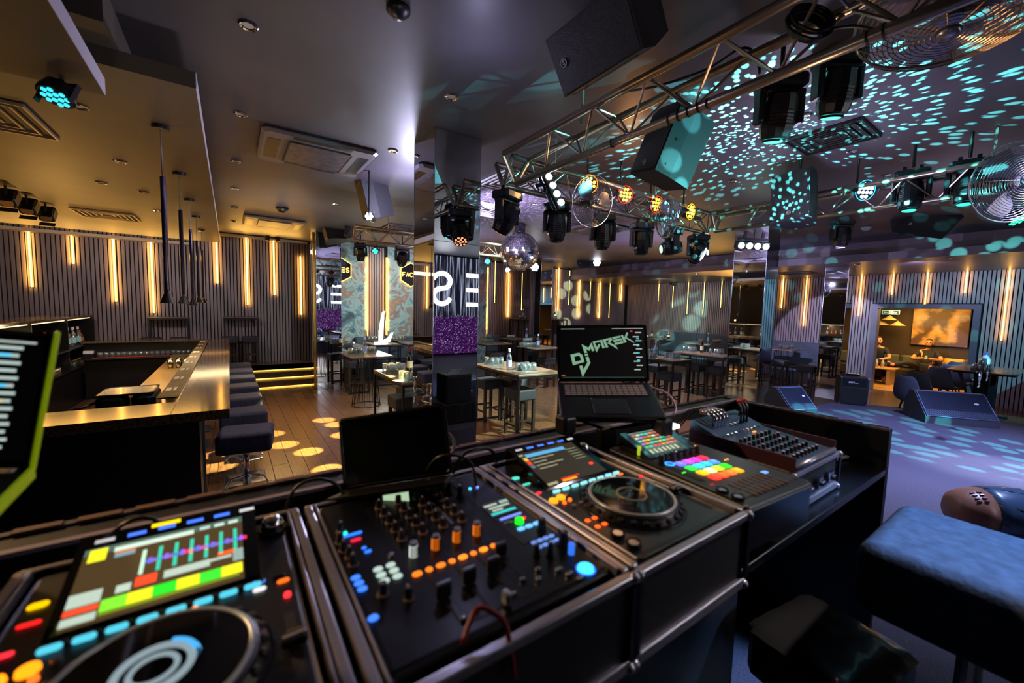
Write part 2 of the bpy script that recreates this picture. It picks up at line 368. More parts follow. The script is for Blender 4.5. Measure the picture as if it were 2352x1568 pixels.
def slats(nm, axis, a0, a1, c, z0, z1, sgn, holes=(), pitch=.07, w=.050, dp=.03, par=None):
    mb = MB(); n = int((a1-a0)/pitch)
    for i in range(n):
        a = a0+i*pitch; zz = z0
        for h0, h1, hz in holes:
            if h0-w < a < h1: zz = hz
        if axis == 'x': mb.box(a, a+w, min(c, c+sgn*dp), max(c, c+sgn*dp), zz, z1)
        else: mb.box(min(c, c+sgn*dp), max(c, c+sgn*dp), a, a+w, zz, z1)
    o = part('slats', mb, m_slat, WALLS[par], kind='stuff')
slats('wall_slats', 'x', -4.3, 1.88, 12.36, .0, 3.6, -1, par='back')
XD = P(1121, 700, y=11.5).x
slats('wall_slats', 'x', XD, 14.7, 12.2, .0, 3.6, -1, par='far')
slats('wall_slats', 'y', -5.1, 12.15, 14.78, .0, 3.25, -1, holes=((DR-.12, DL+.12, 2.42),), par='right')
# doorway and the lounge behind it
m_jamb = M('door_frame', '#3c3844', .45)
b = MB(); b.box(14.7, 14.97, DR-.12, DR, 0, 2.4); b.box(14.7, 14.97, DL, DL+.13, 0, 2.4); b.box(14.702, 14.968, DR, DL, 2.28, 2.4)
struct('door_1', b, m_jamb)
m_lw = M('lounge_wall', '#3a2a1c', .8)
b = MB(); b.box(18.2, 18.35, -.5, 6.5, 0, 2.9); b.box(14.95, 18.35, 6.35, 6.5, 0, 2.9); b.box(14.95, 18.35, -.5, -.35, 0, 2.9)
struct('wall_lounge', b, m_lw)
struct('ceiling_lounge', MB().box(14.95, 18.35, -.5, 6.5, 2.75, 2.9), m_lw)
struct('floor_lounge', MB().box(14.97, 18.2, -.35, 6.35, -.01, .002), M('lounge_floor', '#b5813f', .35, noise=(4, '#a06f34'), stretch=(1, 6, 1)))
# raised strip behind the bar and the stage
struct('floor_platform', MB().box(-4.3, .33, 11.85, 12.33, 0, .465).box(.33, 1.72, 11.56, 12.33, 0, .465), m_plank2)
b = MB(); b.prism([(-1.6, -5.1), (9.9, -5.1), (9.85, 1.5), (9.1, 2.65), (-1.6, 2.65)], 0, .45)
struct('floor_stage', b, m_carpet)
# stairs
t = thing('staircase', 'three carpeted steps with glowing gold light lines beside the bar end', 'stairs', (1.02, 10.9, 0))
ma = M('step_wood', '#4a3322', .35, noise=(5, '#38271a'))
for k in range(3):
    y0 = (10.9, 11.25, 11.56)[k]; y1 = (11.25, 11.56, 11.6)[k]
    part('step', MB().box(.33, 1.72, y0, y1-.001, 0 if k == 0 else 0.001, .155*(k+1)-.001), ma, t, w=True)
    part('light_strip', MB().box(.34, 1.71, y0-.012, y0-.001, .155*k+.004, .155*k+.022), m_led, t, w=True, label='glowing gold light line')
# ---------------------------------------------------------------- led strips on the slat walls
def led(px, y0, y1, where, plane, label, grp):
    a = P(px, y0, **plane); c = P(px-(y1-y0)*.07, y1, **plane); z1, z0 = a.z, c.z
    if 'y' in plane: sx, sy = .013, .012
    else: sx, sy = .012, .014
    mb = MB(); mb.m = 0; mb.box(-sx*.62, sx*.62, -sy*.62, sy*.62, 0, z1-z0)
    t = thing('light_strip', label, 'light strip', (a.x, a.y, z0), group=grp)
    part('tube', mb, m_ledcore, t)
    pc = MB()
    if 'y' in plane: pc.box(-.03, .03, .004, .02, -.01, z1-z0+.01)
    else: pc.box(.004, .02, -.03, .03, -.01, z1-z0+.01)
    part('channel', pc, m_black, t)
    return t
def glow(px, y0, y1, plane, off, e):
    a = P(px, y0, **plane); c = P(px, y1, **plane); zc = (a.z+c.z)/2; h = abs(a.z-c.z)
    if 'y' in plane: area((a.x, plane['y']-.05, zc), (a.x, plane['y']+1, zc), .05, h, e*h, GOLD, 'strip_glow', 165)
    else: area((plane['x']-.05, a.y, zc), (plane['x']+1, a.y, zc), .05, h, e*h, GOLD, 'strip_glow', 165)
ord_ = ['first', 'second', 'third', 'fourth', 'fifth', 'sixth', 'seventh', 'eighth', 'ninth', 'tenth', 'eleventh', 'twelfth', 'thirteenth']
for k, (px, a, c) in enumerate([(64, 524, 658), (164, 534, 605), (259, 542, 692), (346, 550, 718), (496, 539, 650), (565, 540, 700), (628, 551, 677), (690, 589, 722)]):
    led(px, a, c, 'y', dict(y=12.31), 'gold vertical light strip on the bar side slats, %s from the left of the photo' % ord_[k], 'light strips behind the bar'); glow(px, a, c, dict(y=12.33), 0, 5.5)
for k, (px, a, c) in enumerate([(1138, 599, 695), (1169, 626, 727), (1200, 626, 712), (1284, 615, 713), (1309, 621, 700), (1333, 620, 728), (1357, 642, 689), (1379, 644, 729), (1402, 646, 730), (1428, 648, 690), (1454, 650, 718), (1482, 652, 704)]):
    led(px, a, c, 'y', dict(y=12.15), 'gold vertical light strip on the far wall, %s to the right of the mirrored pillar' % ord_[k], 'light strips on the far wall')
    if k % 2: glow(px, a, c, dict(y=12.15), 0, 5)
for k, (px, a, c) in enumerate([(1514, 652, 692), (1547, 656, 706), (1582, 649, 721), (1619, 647, 722), (1659, 645, 706), (1800, 638, 707), (1854, 637, 749), (1980, 632, 724), (2053, 628, 676), (2132, 624, 698), (2222, 621, 673), (2320, 617, 782)]):
    led(px, a, c, 'x', dict(x=14.73), 'gold vertical light strip on the right slat wall, %s counted from the far corner' % ord_[k], 'light strips on the right wall')
    if k > 4: glow(px, a, c, dict(x=14.74), 0, 3)
# ---------------------------------------------------------------- mural walls, signs
m_mur = M('mural_plaster', '#7f9a9c', .6)
def mural_nodes(m):
    nt = m.node_tree; N = nt.nodes; K = nt.links; b = N['Principled BSDF']
    tc = N.new('ShaderNodeTexCoord'); n = N.new('ShaderNodeTexNoise'); n.inputs['Scale'].default_value = 1.6; n.inputs['Detail'].default_value = 12; n.inputs['Roughness'].default_value = .72; n.inputs['Distortion'].default_value = .8
    K.new(tc.outputs['Object'], n.inputs['Vector']); r = N.new('ShaderNodeValToRGB'); e = r.color_ramp.elements
    e[0].position = .34; e[0].color = C('#22343a'); e[1].position = .70; e[1].color = C('#c0905c')
    for p, c in ((.42, '#4f7078'), (.49, '#8ba09c'), (.54, '#6f5f5c'), (.60, '#96765a')): x = e.new(p); x.color = C(c)
    K.new(n.outputs['Fac'], r.inputs[0]); K.new(r.outputs[0], b.inputs['Base Color'])
mural_nodes(m_mur)
YM = 11.5
xa, xb, xc, xd = (P(p, 700, y=YM).x for p in (760, 843, 890, 1121))
b = MB(); b.box(2.02, xb, YM, YM+.12, 0, ZC); b.box(xc, xd, YM, YM+.12, 0, ZC)
struct('wall_mural', b, m_mur)
WALLS['recess'] = struct('wall_recess', MB().box(xb, xc, YM+.1, YM+.16, 0, ZC), m_back)
slats('wall_slats', 'x', xb+.02, xc-.03, YM+.1, .0, 3.6, -1, par='recess')
struct('wall_return', MB().box(xd-.02, xd, YM+.12, 12.2, 0, ZC), m_dark)
for x, w in ((xb+.008, 'left'), (xc-.008, 'middle'), (xd-.03, 'right')):
    solo('light_strip', MB().box(x-.01, x+.01, YM-.012 if w == 'right' else YM+.01, YM-.001 if w == 'right' else YM+.101, 1.15, 3.35), m_led, 'long gold light line on the %s edge of the cloudy mural' % w, 'light strip', group='mural edge lights')
    area((x, YM-.03, 2.3), (x+(.6 if x > xc+1 else 0), YM+1, 2.3), .08, 2.0, 5, GOLD, 'strip_glow', 170)
for (px, py, lab) in ((779, 619, 'left'), (944, 631, 'right')):
    c = P(px, py, y=YM-.06); r = .33
    t = thing('hexagonal_sign', 'black hexagonal sign with gold glowing rim reading FACES on the %s mural panel' % lab, 'sign', (c.x, YM-.001, c.z))
    hx = [(r*sin(pi/3*k), r*cos(pi/3*k)) for k in range(6)]
    rot = Matrix.Rotation(pi/2, 4, 'X')
    mb = MB(); mb.T = rot; mb.prism(hx, .02, .07); part('panel', mb, M('sign_black', '#16121c', .1, coat=1), t)
    mb = MB(); mb.T = rot
    for k in range(6):
        a = Vector(hx[k]); d = Vector(hx[(k+1) % 6]); mb.prism([tuple(a*1.07), tuple(d*1.07), tuple(d*1.0), tuple(a*1.0)], .005, .05)
    part('glow_rim', mb, m_led, t)
    mb = MB(); mb.T = rot; word(mb, 'FACES', .11, .014, .96, z0=.071, z1=.08); mb.v = [(x-.25, y, z-.055) for x, y, z in mb.v]
    part('lettering', mb, M('sign_gold', '#ffd23a', .4, es=3.5, ecol=(1, .62, .08)), t)
# ---------------------------------------------------------------- mirrored columns
m_seam = M('mirror_edge', '#9aa0b4', .25, 1)
m_gold = M('gold_trim', '#a8843c', .25, 1)
def column(x0, x1, y0, y1, zt, label, rz=0, seam=2.62):
    t = thing('mirrored_column', label, 'column', ((x0+x1)/2, (y0+y1)/2, 0), rz)
    hx, hy = (x1-x0)/2, (y1-y0)/2
    part('core', MB().box(-hx+.012, hx-.012, -hy+.012, hy-.012, 0, zt), m_blackm, t)
    for z0, z1 in ((.002, seam-.002), (seam+.002, zt-.002)):
        for f in (0, 1, 2, 3):
            mb = MB(); g = .004
            if f == 0: mb.box(-hx+g, hx-g, -hy, -hy+.01, z0, z1)
            if f == 1: mb.box(-hx, -hx+.01, -hy+g, hy-g, z0, z1)
            if f == 2: mb.box(hx-.01, hx, -hy+g, hy-g, z0, z1)
            if f == 3: mb.box(-hx+g, hx-g, hy-.01, hy, z0, z1)
            part('mirror_panel', mb, m_mirror, t)
    for sx in (-1, 1):
        for sy in (-1, 1): part('corner_trim', MB().cb(sx*(hx-.001), sy*(hy-.001), zt/2, .006, .006, zt-.004), m_seam, t)
    return t
column(1.58, 2.07, 3.58, 4.08, ZC, 'tall smoked mirror pillar nearest the mixing desk, in the middle of the photo')
column(8.19, 8.68, 3.56, 4.16, ZC, 'smoked mirror pillar behind the wedge monitor, right of the laptop')
column(12.0, 12.42, 3.40, 3.86, 3.2, 'slim mirror pillar before the right slat wall, nearer the doorway')
COLL = column(1.62, 2.16, 10.2, 10.75, ZC, 'mirror pillar with gold edge beside the light-lined steps', rz=radians(2.9))
part('gold_edge', MB().box(-.34, -.285, -.27, -.25, 0, 3.6), m_gold, COLL)
c = P(1242, 650, y=10.3); column(c.x, c.x+.5, 10.3, 10.85, ZC, 'dark mirror pillar in the distance behind the mirror ball')
# ---------------------------------------------------------------- led video wall behind the stage
YS = -4.7
t = thing('video_wall', 'large video wall with glowing FACES lettering and violet particles, seen only in the mirrors', 'screen', (8, YS, .5))
def scr_mat():
    m = bpy.data.materials.new('video_content'); m.use_nodes = True; nt = m.node_tree; N = nt.nodes; K = nt.links; b = N['Principled BSDF']
    b.inputs['Base Color'].default_value = (.01, .01, .02, 1); b.inputs['Roughness'].default_value = .6
    tc = N.new('ShaderNodeTexCoord'); sp = N.new('ShaderNodeSeparateXYZ'); K.new(tc.outputs['Object'], sp.inputs[0])
    mp = N.new('ShaderNodeMapping'); mp.inputs['Scale'].default_value = (9, 1, .35); K.new(tc.outputs['Object'], mp.inputs[0])
    n1 = N.new('ShaderNodeTexNoise'); n1.inputs['Scale'].default_value = 2.2; n1.inputs['Detail'].default_value = 6; K.new(mp.outputs[0], n1.inputs['Vector'])
    r1 = N.new('ShaderNodeValToRGB'); r1.color_ramp.elements[0].position = .52; r1.color_ramp.elements[0].color = (.004, .004, .008, 1); r1.color_ramp.elements[1].position = .78; r1.color_ramp.elements[1].color = (.55, .6, .75, 1)
    K.new(n1.outputs['Fac'], r1.inputs[0])
    vo = N.new('ShaderNodeTexVoronoi'); vo.inputs['Scale'].default_value = 26; K.new(tc.outputs['Object'], vo.inputs['Vector'])
    r2 = N.new('ShaderNodeValToRGB'); r2.color_ramp.elements[0].position = .07; r2.color_ramp.elements[0].color = (.8, .5, 1, 1); r2.color_ramp.elements[1].position = .26; r2.color_ramp.elements[1].color = (.02, .002, .03, 1)
    K.new(vo.outputs['Distance'], r2.inputs[0])
    wv = N.new('ShaderNodeTexNoise'); wv.inputs['Scale'].default_value = .9; K.new(tc.outputs['Object'], wv.inputs['Vector'])
    ad = N.new('ShaderNodeMath'); ad.operation = 'MULTIPLY_ADD'; ad.inputs[1].default_value = .7; ad.inputs[2].default_value = .85; K.new(wv.outputs['Fac'], ad.inputs[0])
    lt = N.new('ShaderNodeMath'); lt.operation = 'LESS_THAN'; K.new(sp.outputs[2], lt.inputs[0]); K.new(ad.outputs[0], lt.inputs[1])
    mx = N.new('ShaderNodeMix'); mx.data_type = 'RGBA'; K.new(lt.outputs[0], mx.inputs[0]); K.new(r1.outputs[0], mx.inputs[6]); K.new(r2.outputs[0], mx.inputs[7])
    K.new(mx.outputs[2], b.inputs['Emission Color']); b.inputs['Emission Strength'].default_value = 1.6
    return m
part('display', MB().box(-4.2, 4.2, -.03, 0, 0, 3.1), scr_mat(), t)
part('bezel', MB().box(-4.3, 4.3, -.1, -.031, -.05, 3.14), m_black, t)
mb = MB(); mb.T = Matrix.Rotation(pi, 4, 'Z') @ Matrix.Rotation(pi/2, 4, 'X')
word(mb, 'FACES', .95, .12, 1.24, z0=.004, z1=.012); mb.v = [(x+2.55, y, z+1.6) for x, y, z in mb.v]
part('lettering', mb, M('screen_white', '#ffffff', .5, es=4.5), t)
# ================================================================ DJ booth and gear (all axis aligned, measured on the plane z=1.55)
def E(col, s=1.6):
    if s < 4: s *= .66
    n = 'glow_%s_%d' % (col.strip('#'), int(s*10))
    return MATS.get(n) or M(n, '#101010', .4, es=s, ecol=col)
m_alu = M('aluminium', '#b4b0ba', .26, .75)
m_gear = M('gear_plastic', '#15151a', .33, noise=(60, '#1a1a20'))
m_gearm = M('gear_metal', '#22232b', .3, .6)
m_panel = M('case_laminate', '#050507', .6)
m_knob = M('knob_rubber', '#0a0a0c', .45)
m_kcap = M('knob_cap', '#8d7467', .4)
m_glass = M('screen_glass', '#050507', .06, coat=.6)
m_silver = M('silver_button', '#a9abb6', .25, .8)
# booth furniture
m_booth = M('booth_black', '#09090b', .5)
m_railtop = M('rail_top', '#8a8090', .4)
m_block = M('rail_block', '#5a3c33', .5)
t = thing('dj_booth', 'black DJ booth with raised rim and inner shelf carrying the mixing gear', 'dj booth', (.4, .8, .45))
ZS = 1.365
part('front_panel', MB().box(-1.55, 2.36, 1.09, 1.2, .451, 1.525), m_booth, t, w=True)
part('side_panel', MB().box(2.27, 2.31, .455, 1.089, .451, 1.525), m_booth, t, w=True)
part('side_panel', MB().box(-1.55, -1.5, .455, 1.089, .451, 1.525), m_booth, t, w=True)
part('cabinet', MB().box(-1.499, 1.40, .62, 1.089, .452, ZS-.031), m_booth, t, w=True)  # black box added where the space under the shelf is only shade
part('shelf', MB().bb(-1.499, 2.269, .455, 1.089, ZS-.03, ZS-.001, .004), M('shelf_black', '#101116', .22), t, w=True)
b = MB(); b.box(-1.55, 2.31, 1.088, 1.105, 1.526, 1.535); b.box(2.27, 2.285, .455, 1.088, 1.526, 1.535)
part('inner_rim', b, m_railtop, t, w=True)
b = MB(); b.box(-1.55, 2.36, 1.182, 1.2, 1.526, 1.531); b.box(2.297, 2.312, .455, 1.182, 1.526, 1.531)
part('outer_rim', b, M('rail_strip', '#3a3540', .5), t, w=True)
blk = MB().box(-.034, .034, -.010, .010, 0, .004); bk = None
for i in range(42):
    if bk is None: bk = part('rail_block', blk, m_block, t); bk.location = (-1.9+i*.09, .4-.012, 1.081)
    else: q = bk.copy(); COL.objects.link(q); q.location = (-1.9+i*.09, .4-.012, 1.081)
for i in range(7):
    q = bk.copy(); COL.objects.link(q); q.location = (1.905, -.3+i*.09, 1.081); q.rotation_euler = (0, 0, pi/2)
# flight cases
def flightcase(name, label, x0, x1, y0, y1, z0, z1, rz=0, double=True):
    w, d, h = x1-x0, y1-y0, z1-z0
    t = thing(name, label, 'flight case', (x0, y0, z0), rz)
    part('tray', MB().box(.006, w-.006, .006, d-.006, 0, .02).box(.004, .012, .004, d-.004, .02, h-.004).box(w-.012, w-.004, .004, d-.004, .02, h-.004).box(.012, w-.012, .004, .012, .02, h-.004).box(.012, w-.012, d-.012, d-.004, .02, h-.004), m_panel, t)
    for nm, bx in (('edge_profile', (0, w, -.004, .012, h-.016, h)), ('edge_profile', (0, w, d-.012, d, h-.016, h)), ('edge_profile', (-.001, .014, .012, d-.012, h-.014, h+.004)), ('edge_profile', (w-.014, w+.001, .012, d-.012, h-.014, h+.004)), ('edge_profile', (0, w, -.004, .01, .006, .03))):
        mb = MB(); mb.bb(*bx, .003); part(nm, mb, m_alu, t)
    if double:
        for xx in (.018, w-.022): part('inner_profile', MB().bb(xx, xx+.004, .02, d-.02, h-.01, h+.007, .001), m_alu, t)
    for cx in (0, w):
        for cz in (.012, h-.006):
            mb = MB(); mb.smooth = True; mb.sph((cx, -.001, cz), .0105, 10); part('corner_ball', mb, m_alu, t)
        part('corner_strip', MB().box(cx-.008, cx+.008, -.006, .0, .03, h-.02), m_gearm, t)
    return t
flightcase('flight_case', 'open flight case tray holding the blurred left media player', -.295, .112, .425, .975, ZS, 1.55)
flightcase('flight_case', 'open flight case tray around the big mixing console', .125, .562, .418, .972, ZS, 1.55)
flightcase('flight_case', 'open flight case tray around the media player with the orange lit buttons', .574, .966, .418, .972, ZS, 1.55)
fc = flightcase('flight_case', 'closed black flight case with latches under the small blue mixer', 1.443, 1.84, .50, .93, ZS, 1.505)
part('lid', MB().box(.005, .392, .005, .425, .125, .139), m_panel, fc)
for hx in (.1, .2, .3):
    part('latch', MB().bb(hx-.02, hx+.02, -.012, -.003, .05, .09, .003).cyl((hx-.014, -.016, .07), (hx+.014, -.016, .07), .007, n=8), m_chrome, fc)
part('handle', MB().torus(.03, .008, 14, 6, (.15, -.012, .06), 0, pi), m_black, fc)
part('handle', MB().torus(.03, .008, 14, 6, (.25, -.012, .06), 0, pi), m_black, fc)
# ---- media players
TT = .118
def bt(t, x, y, w, h, mat, name='button', th=.004, lab=None, z=TT, b=None):
    mb = MB(); mb.bb(x-w/2, x+w/2, y-h/2, y+h/2, z, z+th, b or min(w, h)*.28); return part(name, mb, mat, t, lab)
def rnd(t, x, y, r, mat, name='button', th=.005, z=TT, lab=None, r1=None, n=14):
    mb = MB(); mb.cyl((x, y, z), (x, y, z+th), r, r1 or r*.92, n); return part(name, mb, mat, t, lab)
def screen(t, c0, c1, c2, c3, rects, bg, name='display'):
    """flat picture on a tilted panel: c0 front-left, c1 front-right, c2 back-right, c3 back-left; rects in 0..1"""
    c0, c1, c2, c3 = map(Vector, (c0, c1, c2, c3)); mats = [bg]; mb = MB(); n = (c1-c0).cross(c3-c0).normalized()
    def pt(u, v, k): return c0*(1-u)*(1-v)+c1*u*(1-v)+c2*u*v+c3*(1-u)*v + n*k
    mb.quad(pt(0, 0, 0), pt(1, 0, 0), pt(1, 1, 0), pt(0, 1, 0))
    for i, (u0, v0, u1, v1, mt) in enumerate(rects):
        if mt not in mats: mats.append(mt)
        mb.m = mats.index(mt); k = .0003+.0001*(i % 5); mb.quad(pt(u0, v0, k), pt(u1, v0, k), pt(u1, v1, k), pt(u0, v1, k))
    return part(name, mb, mats, t)
def player(label, x0, left):
    t = thing('media_player', label, 'media player', (x0, .418, ZS+.062)); L = TT
    part('body', MB().bb(.022, .372, .02, .53, 0, L, .008), m_gear, t)
    part('front_bevel', MB().bb(.03, .364, .014, .045, .01, L-.02, .006), m_gearm, t)
    # screen block, tilted up towards the back
    mb = MB(); y0, y1 = .335, .525; xa, xb = .075, .32
    mb.add([(xa, y0, L), (xb, y0, L), (xb, y1, L), (xa, y1, L), (xa, y0+.004, L+.004), (xb, y0+.004, L+.004), (xb, y1, L+.052), (xa, y1, L+.052)],
           [(0,3,2,1), (4,5,6,7), (0,1,5,4), (1,2,6,5), (2,3,7,6), (3,0,4,7)])
    part('screen_housing', mb, m_glass, t)
    def sp(x, y): return (x, y, L+.004+.048*(y-y0-.004)/(y1-y0-.004)+.0006)
    sx0, sx1, sy0, sy1 = .087, .298, y0+.006, y1-.036
    rs = random.Random(3); R = []
    if left:
        bg = E('#6e5533', .55)
        R += [(0, .90, 1, 1, E('#5f7d6e', .8)), (.03, .80, .13, .98, E('#e8e020', 1.6)), (.17, .88, .66, .95, E('#c9dcc9', 1.4)), (.18, .79, .30, .85, E('#7fb0c0', 1)), (.18, .84, .30, .87, E('#e07030', 1.2))]
        R += [(.70+.1*i, .91, .77+.1*i, .96, E('#cfe6da', 1.2)) for i in range(3)]
        R += [(.36, .595, 1, .635, E('#4c74d8', 1.3))]
        for i in range(7):
            x = .36+.098*i; R += [(x-.012, .45, x+.012, .80, E('#2fc3a0' if i else '#bfe8c8', 1.4)), (x+.03, .585, x+.055, .66, E('#9a5cf0', 1.5)), (x+.058, .59, x+.08, .64, E('#ff2850', 1.6)), (x-.01, .57, x+.01, .64, E('#ff9a70', 1.3))]
        R += [(.0, .24, .17, .40, E('#c9dcc9', 1)), (.0, .16, .17, .22, E('#ff4a28', 1.5)), (.0, .04, .17, .13, E('#c9dcc9', 1)), (.24, .28, .32, .38, E('#c9dcc9', 1.1)), (.34, .30, .46, .42, E('#ff4422', 1.6)), (.50, .31, .78, .41, E('#c2d6c4', 1.1)), (.83, .42, .94, .47, E('#ff5a22', 1.5)), (.78, .36, .92, .40, E('#c9dcc9', 1)), (.93, .28, 1, .46, E('#9fb8b0', 1))]
        R += [(.18+.135*i, .10, .18+.135*(i+1), .24, E(('#7be830', '#e8ee20', '#20d428', '#e8ee20', '#38dc30', '#f0e820')[i], 1.5)) for i in range(6)] + [(.18, .06, .97, .09, E('#8aa020', 1))]
    else:
        bg = E('#4a4033', .5)
        R += [(.09, .83, .78, .93, E('#5aa8d8', 1.2)), (0, .90, .07, .95, E('#b8b48c', .9)), (.02, .74, .08, .84, E('#e8b030', 1.3)), (.02, .62, .08, .72, E('#e04028', 1.3)), (.02, .52, .08, .60, E('#6a86a0', .8)), (.24, .02, .48, .07, E('#ff8a1c', 1.8)), (.24, .08, .55, .11, E('#e03018', 1.2)), (.0, .02, .16, .08, E('#b8b48c', .9)), (.86, .24, .93, .30, E('#ff4422', 1.5))]
        R += [(.11, .74-.095*i, .11+w, .765-.095*i, E('#b0ac86', .9)) for i, w in enumerate((.4, .22, .46, .3))]
        R += [(.76, .80-.08*i, .95, .815-.08*i, E('#a8b488', .8)) for i in range(5)]
    screen(t, sp(sx0, sy0), sp(sx1, sy0), sp(sx1, sy1), sp(sx0, sy1), R, bg)
    for i, c in enumerate(('#a8a8a8', '#3f74ff', '#3f74ff', '#3f74ff', '#3f74ff', '#b8b8b8')):
        x = .095+.04*i; screen(t, sp(x, sy1+.012), sp(x+.024, sy1+.012), sp(x+.024, sy1+.02), sp(x, sy1+.02), [], E(c, 1.6), 'menu_button')
    if left: screen(t, sp(.165, sy1+.022), sp(.205, sy1+.022), sp(.205, sy1+.031), sp(.165, sy1+.031), [], E('#ffd800', 1.6), 'warning_light')
    # browse knob
    mb = MB(); mb.smooth = True; mb.lathe([(.019, L), (.019, L+.022), (.012, L+.03), (0, L+.03)], 20, (.348, .485, 0)); part('browse_knob', mb, m_chrome, t)
    mb = MB(); mb.torus(.023, .004, 24, 6, (.348, .485, L+.006)); part('knob_ring', mb, m_gearm, t)
    # jog wheel
    cx, cy = .205, .18
    jw = part('jog_wheel', MB().lathe([(.118, L), (.117, L+.004), (.108, L+.013), (.106, L+.017), (.099, L+.02)], 48, (cx, cy, 0)), m_gear, t)
    mb = MB(); mb.smooth = True; mb.torus(.098, .0038, 56, 8, (cx, cy, L+.0195)); mb.v and part('silver_ring', mb, M('ring_silver', '#c4cccc', .3, .35), jw)
    mb = MB(); mb.torus(.122, .002, 56, 6, (cx, cy, L+.001)); part('outer_ring', mb, m_gearm, jw)
    mb = MB()
    for i in range(26): a = 2*pi*i/26; mb.sph((cx+.111*cos(a), cy+.111*sin(a), L+.009), .0075, 8, (1, 1, .8))
    g = part('finger_dimples', mb, m_knob, jw); g['kind'] = 'stuff'
    part('jog_plate', MB().cyl((cx, cy, L+.0195), (cx, cy, L+.0215), .094, .094, 48), m_glass, jw)
    if left:
        mb = MB(); mb.torus(.036, .0045, 32, 6, (cx, cy, L+.0215)); mb.torus(.022, .003, 26, 6, (cx, cy, L+.0215)); part('jog_display', mb, E('#9fb4bc', .8), jw)
        mb = MB(); mb.torus(.040, .005, 12, 6, (cx, cy, L+.0225), .1, 1.2); part('jog_marker', mb, E('#45a8e8', 1.3), jw)
        part('jog_pointer', MB().box(cx-.014, cx-.009, cy+.04, cy+.09, L+.0216, L+.0222), m_gearm, jw)
    else:
        mb = MB(); mb.torus(.034, .0025, 32, 6, (cx, cy, L+.0215)); part('jog_display', mb, M('jog_ring_dim', '#8d8a70', .4), jw)
    # buttons
    for i in range(8): bt(t, .088+.0315*i, .315, .023, .0085, E('#4fc4dc' if left else '#8fe0e0', 1.3), 'hot_cue_button', .007)
    for i in range(8): bt(t, .098+.0315*i, .321, .012, .006, m_gear, 'button_cap', .006)
    rnd(t, .05, .283, .0115, E('#ff8a10', 2.4), 'loop_button'); rnd(t, .077, .287, .0115, E('#ff8a10', 2.4), 'loop_button')
    for x, y in ((.066, .262), (.087, .266)): rnd(t, x, y, .005, E('#ff6a20', 2))
    for x, y in ((.074, .238), (.098, .24), (.10, .29)): rnd(t, x, y, .006, m_silver)
    bt(t, .105, .225, .016, .01, m_silver)
    bt(t, .045, .333, .016, .0075, E('#ff2a38', 1.8), 'power_light'); bt(t, .027+.004, .322, .014, .0065, E('#c0303a', 1.2))
    bt(t, .047, .435, .022, .015, E('#48d8c0' if not left else '#ffc400', 1.4), 'usb_slot_light'); bt(t, .05, .39, .024, .007, E('#50c8b0' if not left else '#ff2020', 1.4), 'source_light')
    for x, y in ((.054, .174), (.075, .174), (.054, .145), (.075, .145)): bt(t, x, y, .013, .011, E('#ff5a18', 2), 'track_button')
    for y in (.10, .06):
        bt(t, .064, y, .034, .03, m_gearm, 'transport_button', .006, b=.012); rnd(t, .064, y, .011, m_silver, 'transport_cap', .002, z=TT+.006)
    if left:
        for i, (c, y) in enumerate((('#ff6a10', .10), ('#ff6a10', .05))): rnd(t, .064, y, .018, E(c, 2.4), 'glowing_transport', .009)
    for x, y, c in ((.262, .325, '#4f8cff'), (.29, .325, '#303238'), (.262, .305, '#d8d8d8'), (.295, .308, '#ff6a18'), (.24, .325, '#303238')): bt(t, x+.055 if left else x+.02, y-.003, .018, .009, E(c, 1.6) if c != '#303238' else m_gearm)
    for x, y in ((.236, .303), (.214, .303)): rnd(t, x, y, .004, E('#ff8a20', 2))
    rnd(t, .352, .265, .005, E('#ff2a30', 2.2), 'reset_light')
    # tempo slider
    part('slider_slot', MB().box(.343, .356, .06, .225, L-.0005, L+.0008), m_blackm, t)
    mb = MB(); mb.bb(.334, .365, .145, .167, L+.004, L+.017, .004); part('tempo_fader', mb, m_gearm, t)
    part('fader_line', MB().box(.335, .364, .155, .157, L+.017, L+.0175), m_white, t)
    word(mb := MB(), 'X', .01, .0015, z0=L, z1=L+.0003); 
    part('front_lip', MB().bb(.04, .35, .021, .034, L, L+.004, .002), m_gearm, t)
    return t
player('media player with bright yellow-green waveform screen at the bottom left', -.289, True)
player('media player with dim list screen and shiny black jog wheel', .572, False)
# ---- mixer
t = thing('dj_mixer', 'black mixing console with rows of knobs and glowing orange cue buttons', 'dj mixer', (.125, .418, ZS+.068))
part('body', MB().bb(.02, .418, .03, .53, 0, .116, .008), m_gear, t)
part('face_plate', MB().bb(.03, .408, .04, .522, .1161, .118, .001), M('mixer_face', '#121318', .28, .5), t)
part('effects_plate', MB().bb(.325, .400, .17, .505, .1181, .1195, .001), M('mixer_fx_plate', '#3a3f4a', .25, .8), t)
for i in range(5):
    x = (.085, .125, .1685, .212, .255)[i]; part('panel_line', MB().box(x+.022, x+.0232, .05, .50, .118, .1186), m_gearm, t)
def knob(t, x, y, r=.0075, h=.018, cap=m_kcap, z=.118, nm='knob'):
    mb = MB(); mb.cyl((x, y, z), (x, y, z+.003), r*1.35, r*1.3, 14); o = part(nm, mb, cap, t)
    mb = MB(); mb.cyl((x, y, z+.003), (x, y, z+h), r, r*.82, 12); part('knob_body', mb, m_knob, o)
    mb = MB(); mb.box(x-.0008, x+.0008, y, y+r*.8, z+h, z+h+.0008); part('knob_mark', mb, m_white, o)
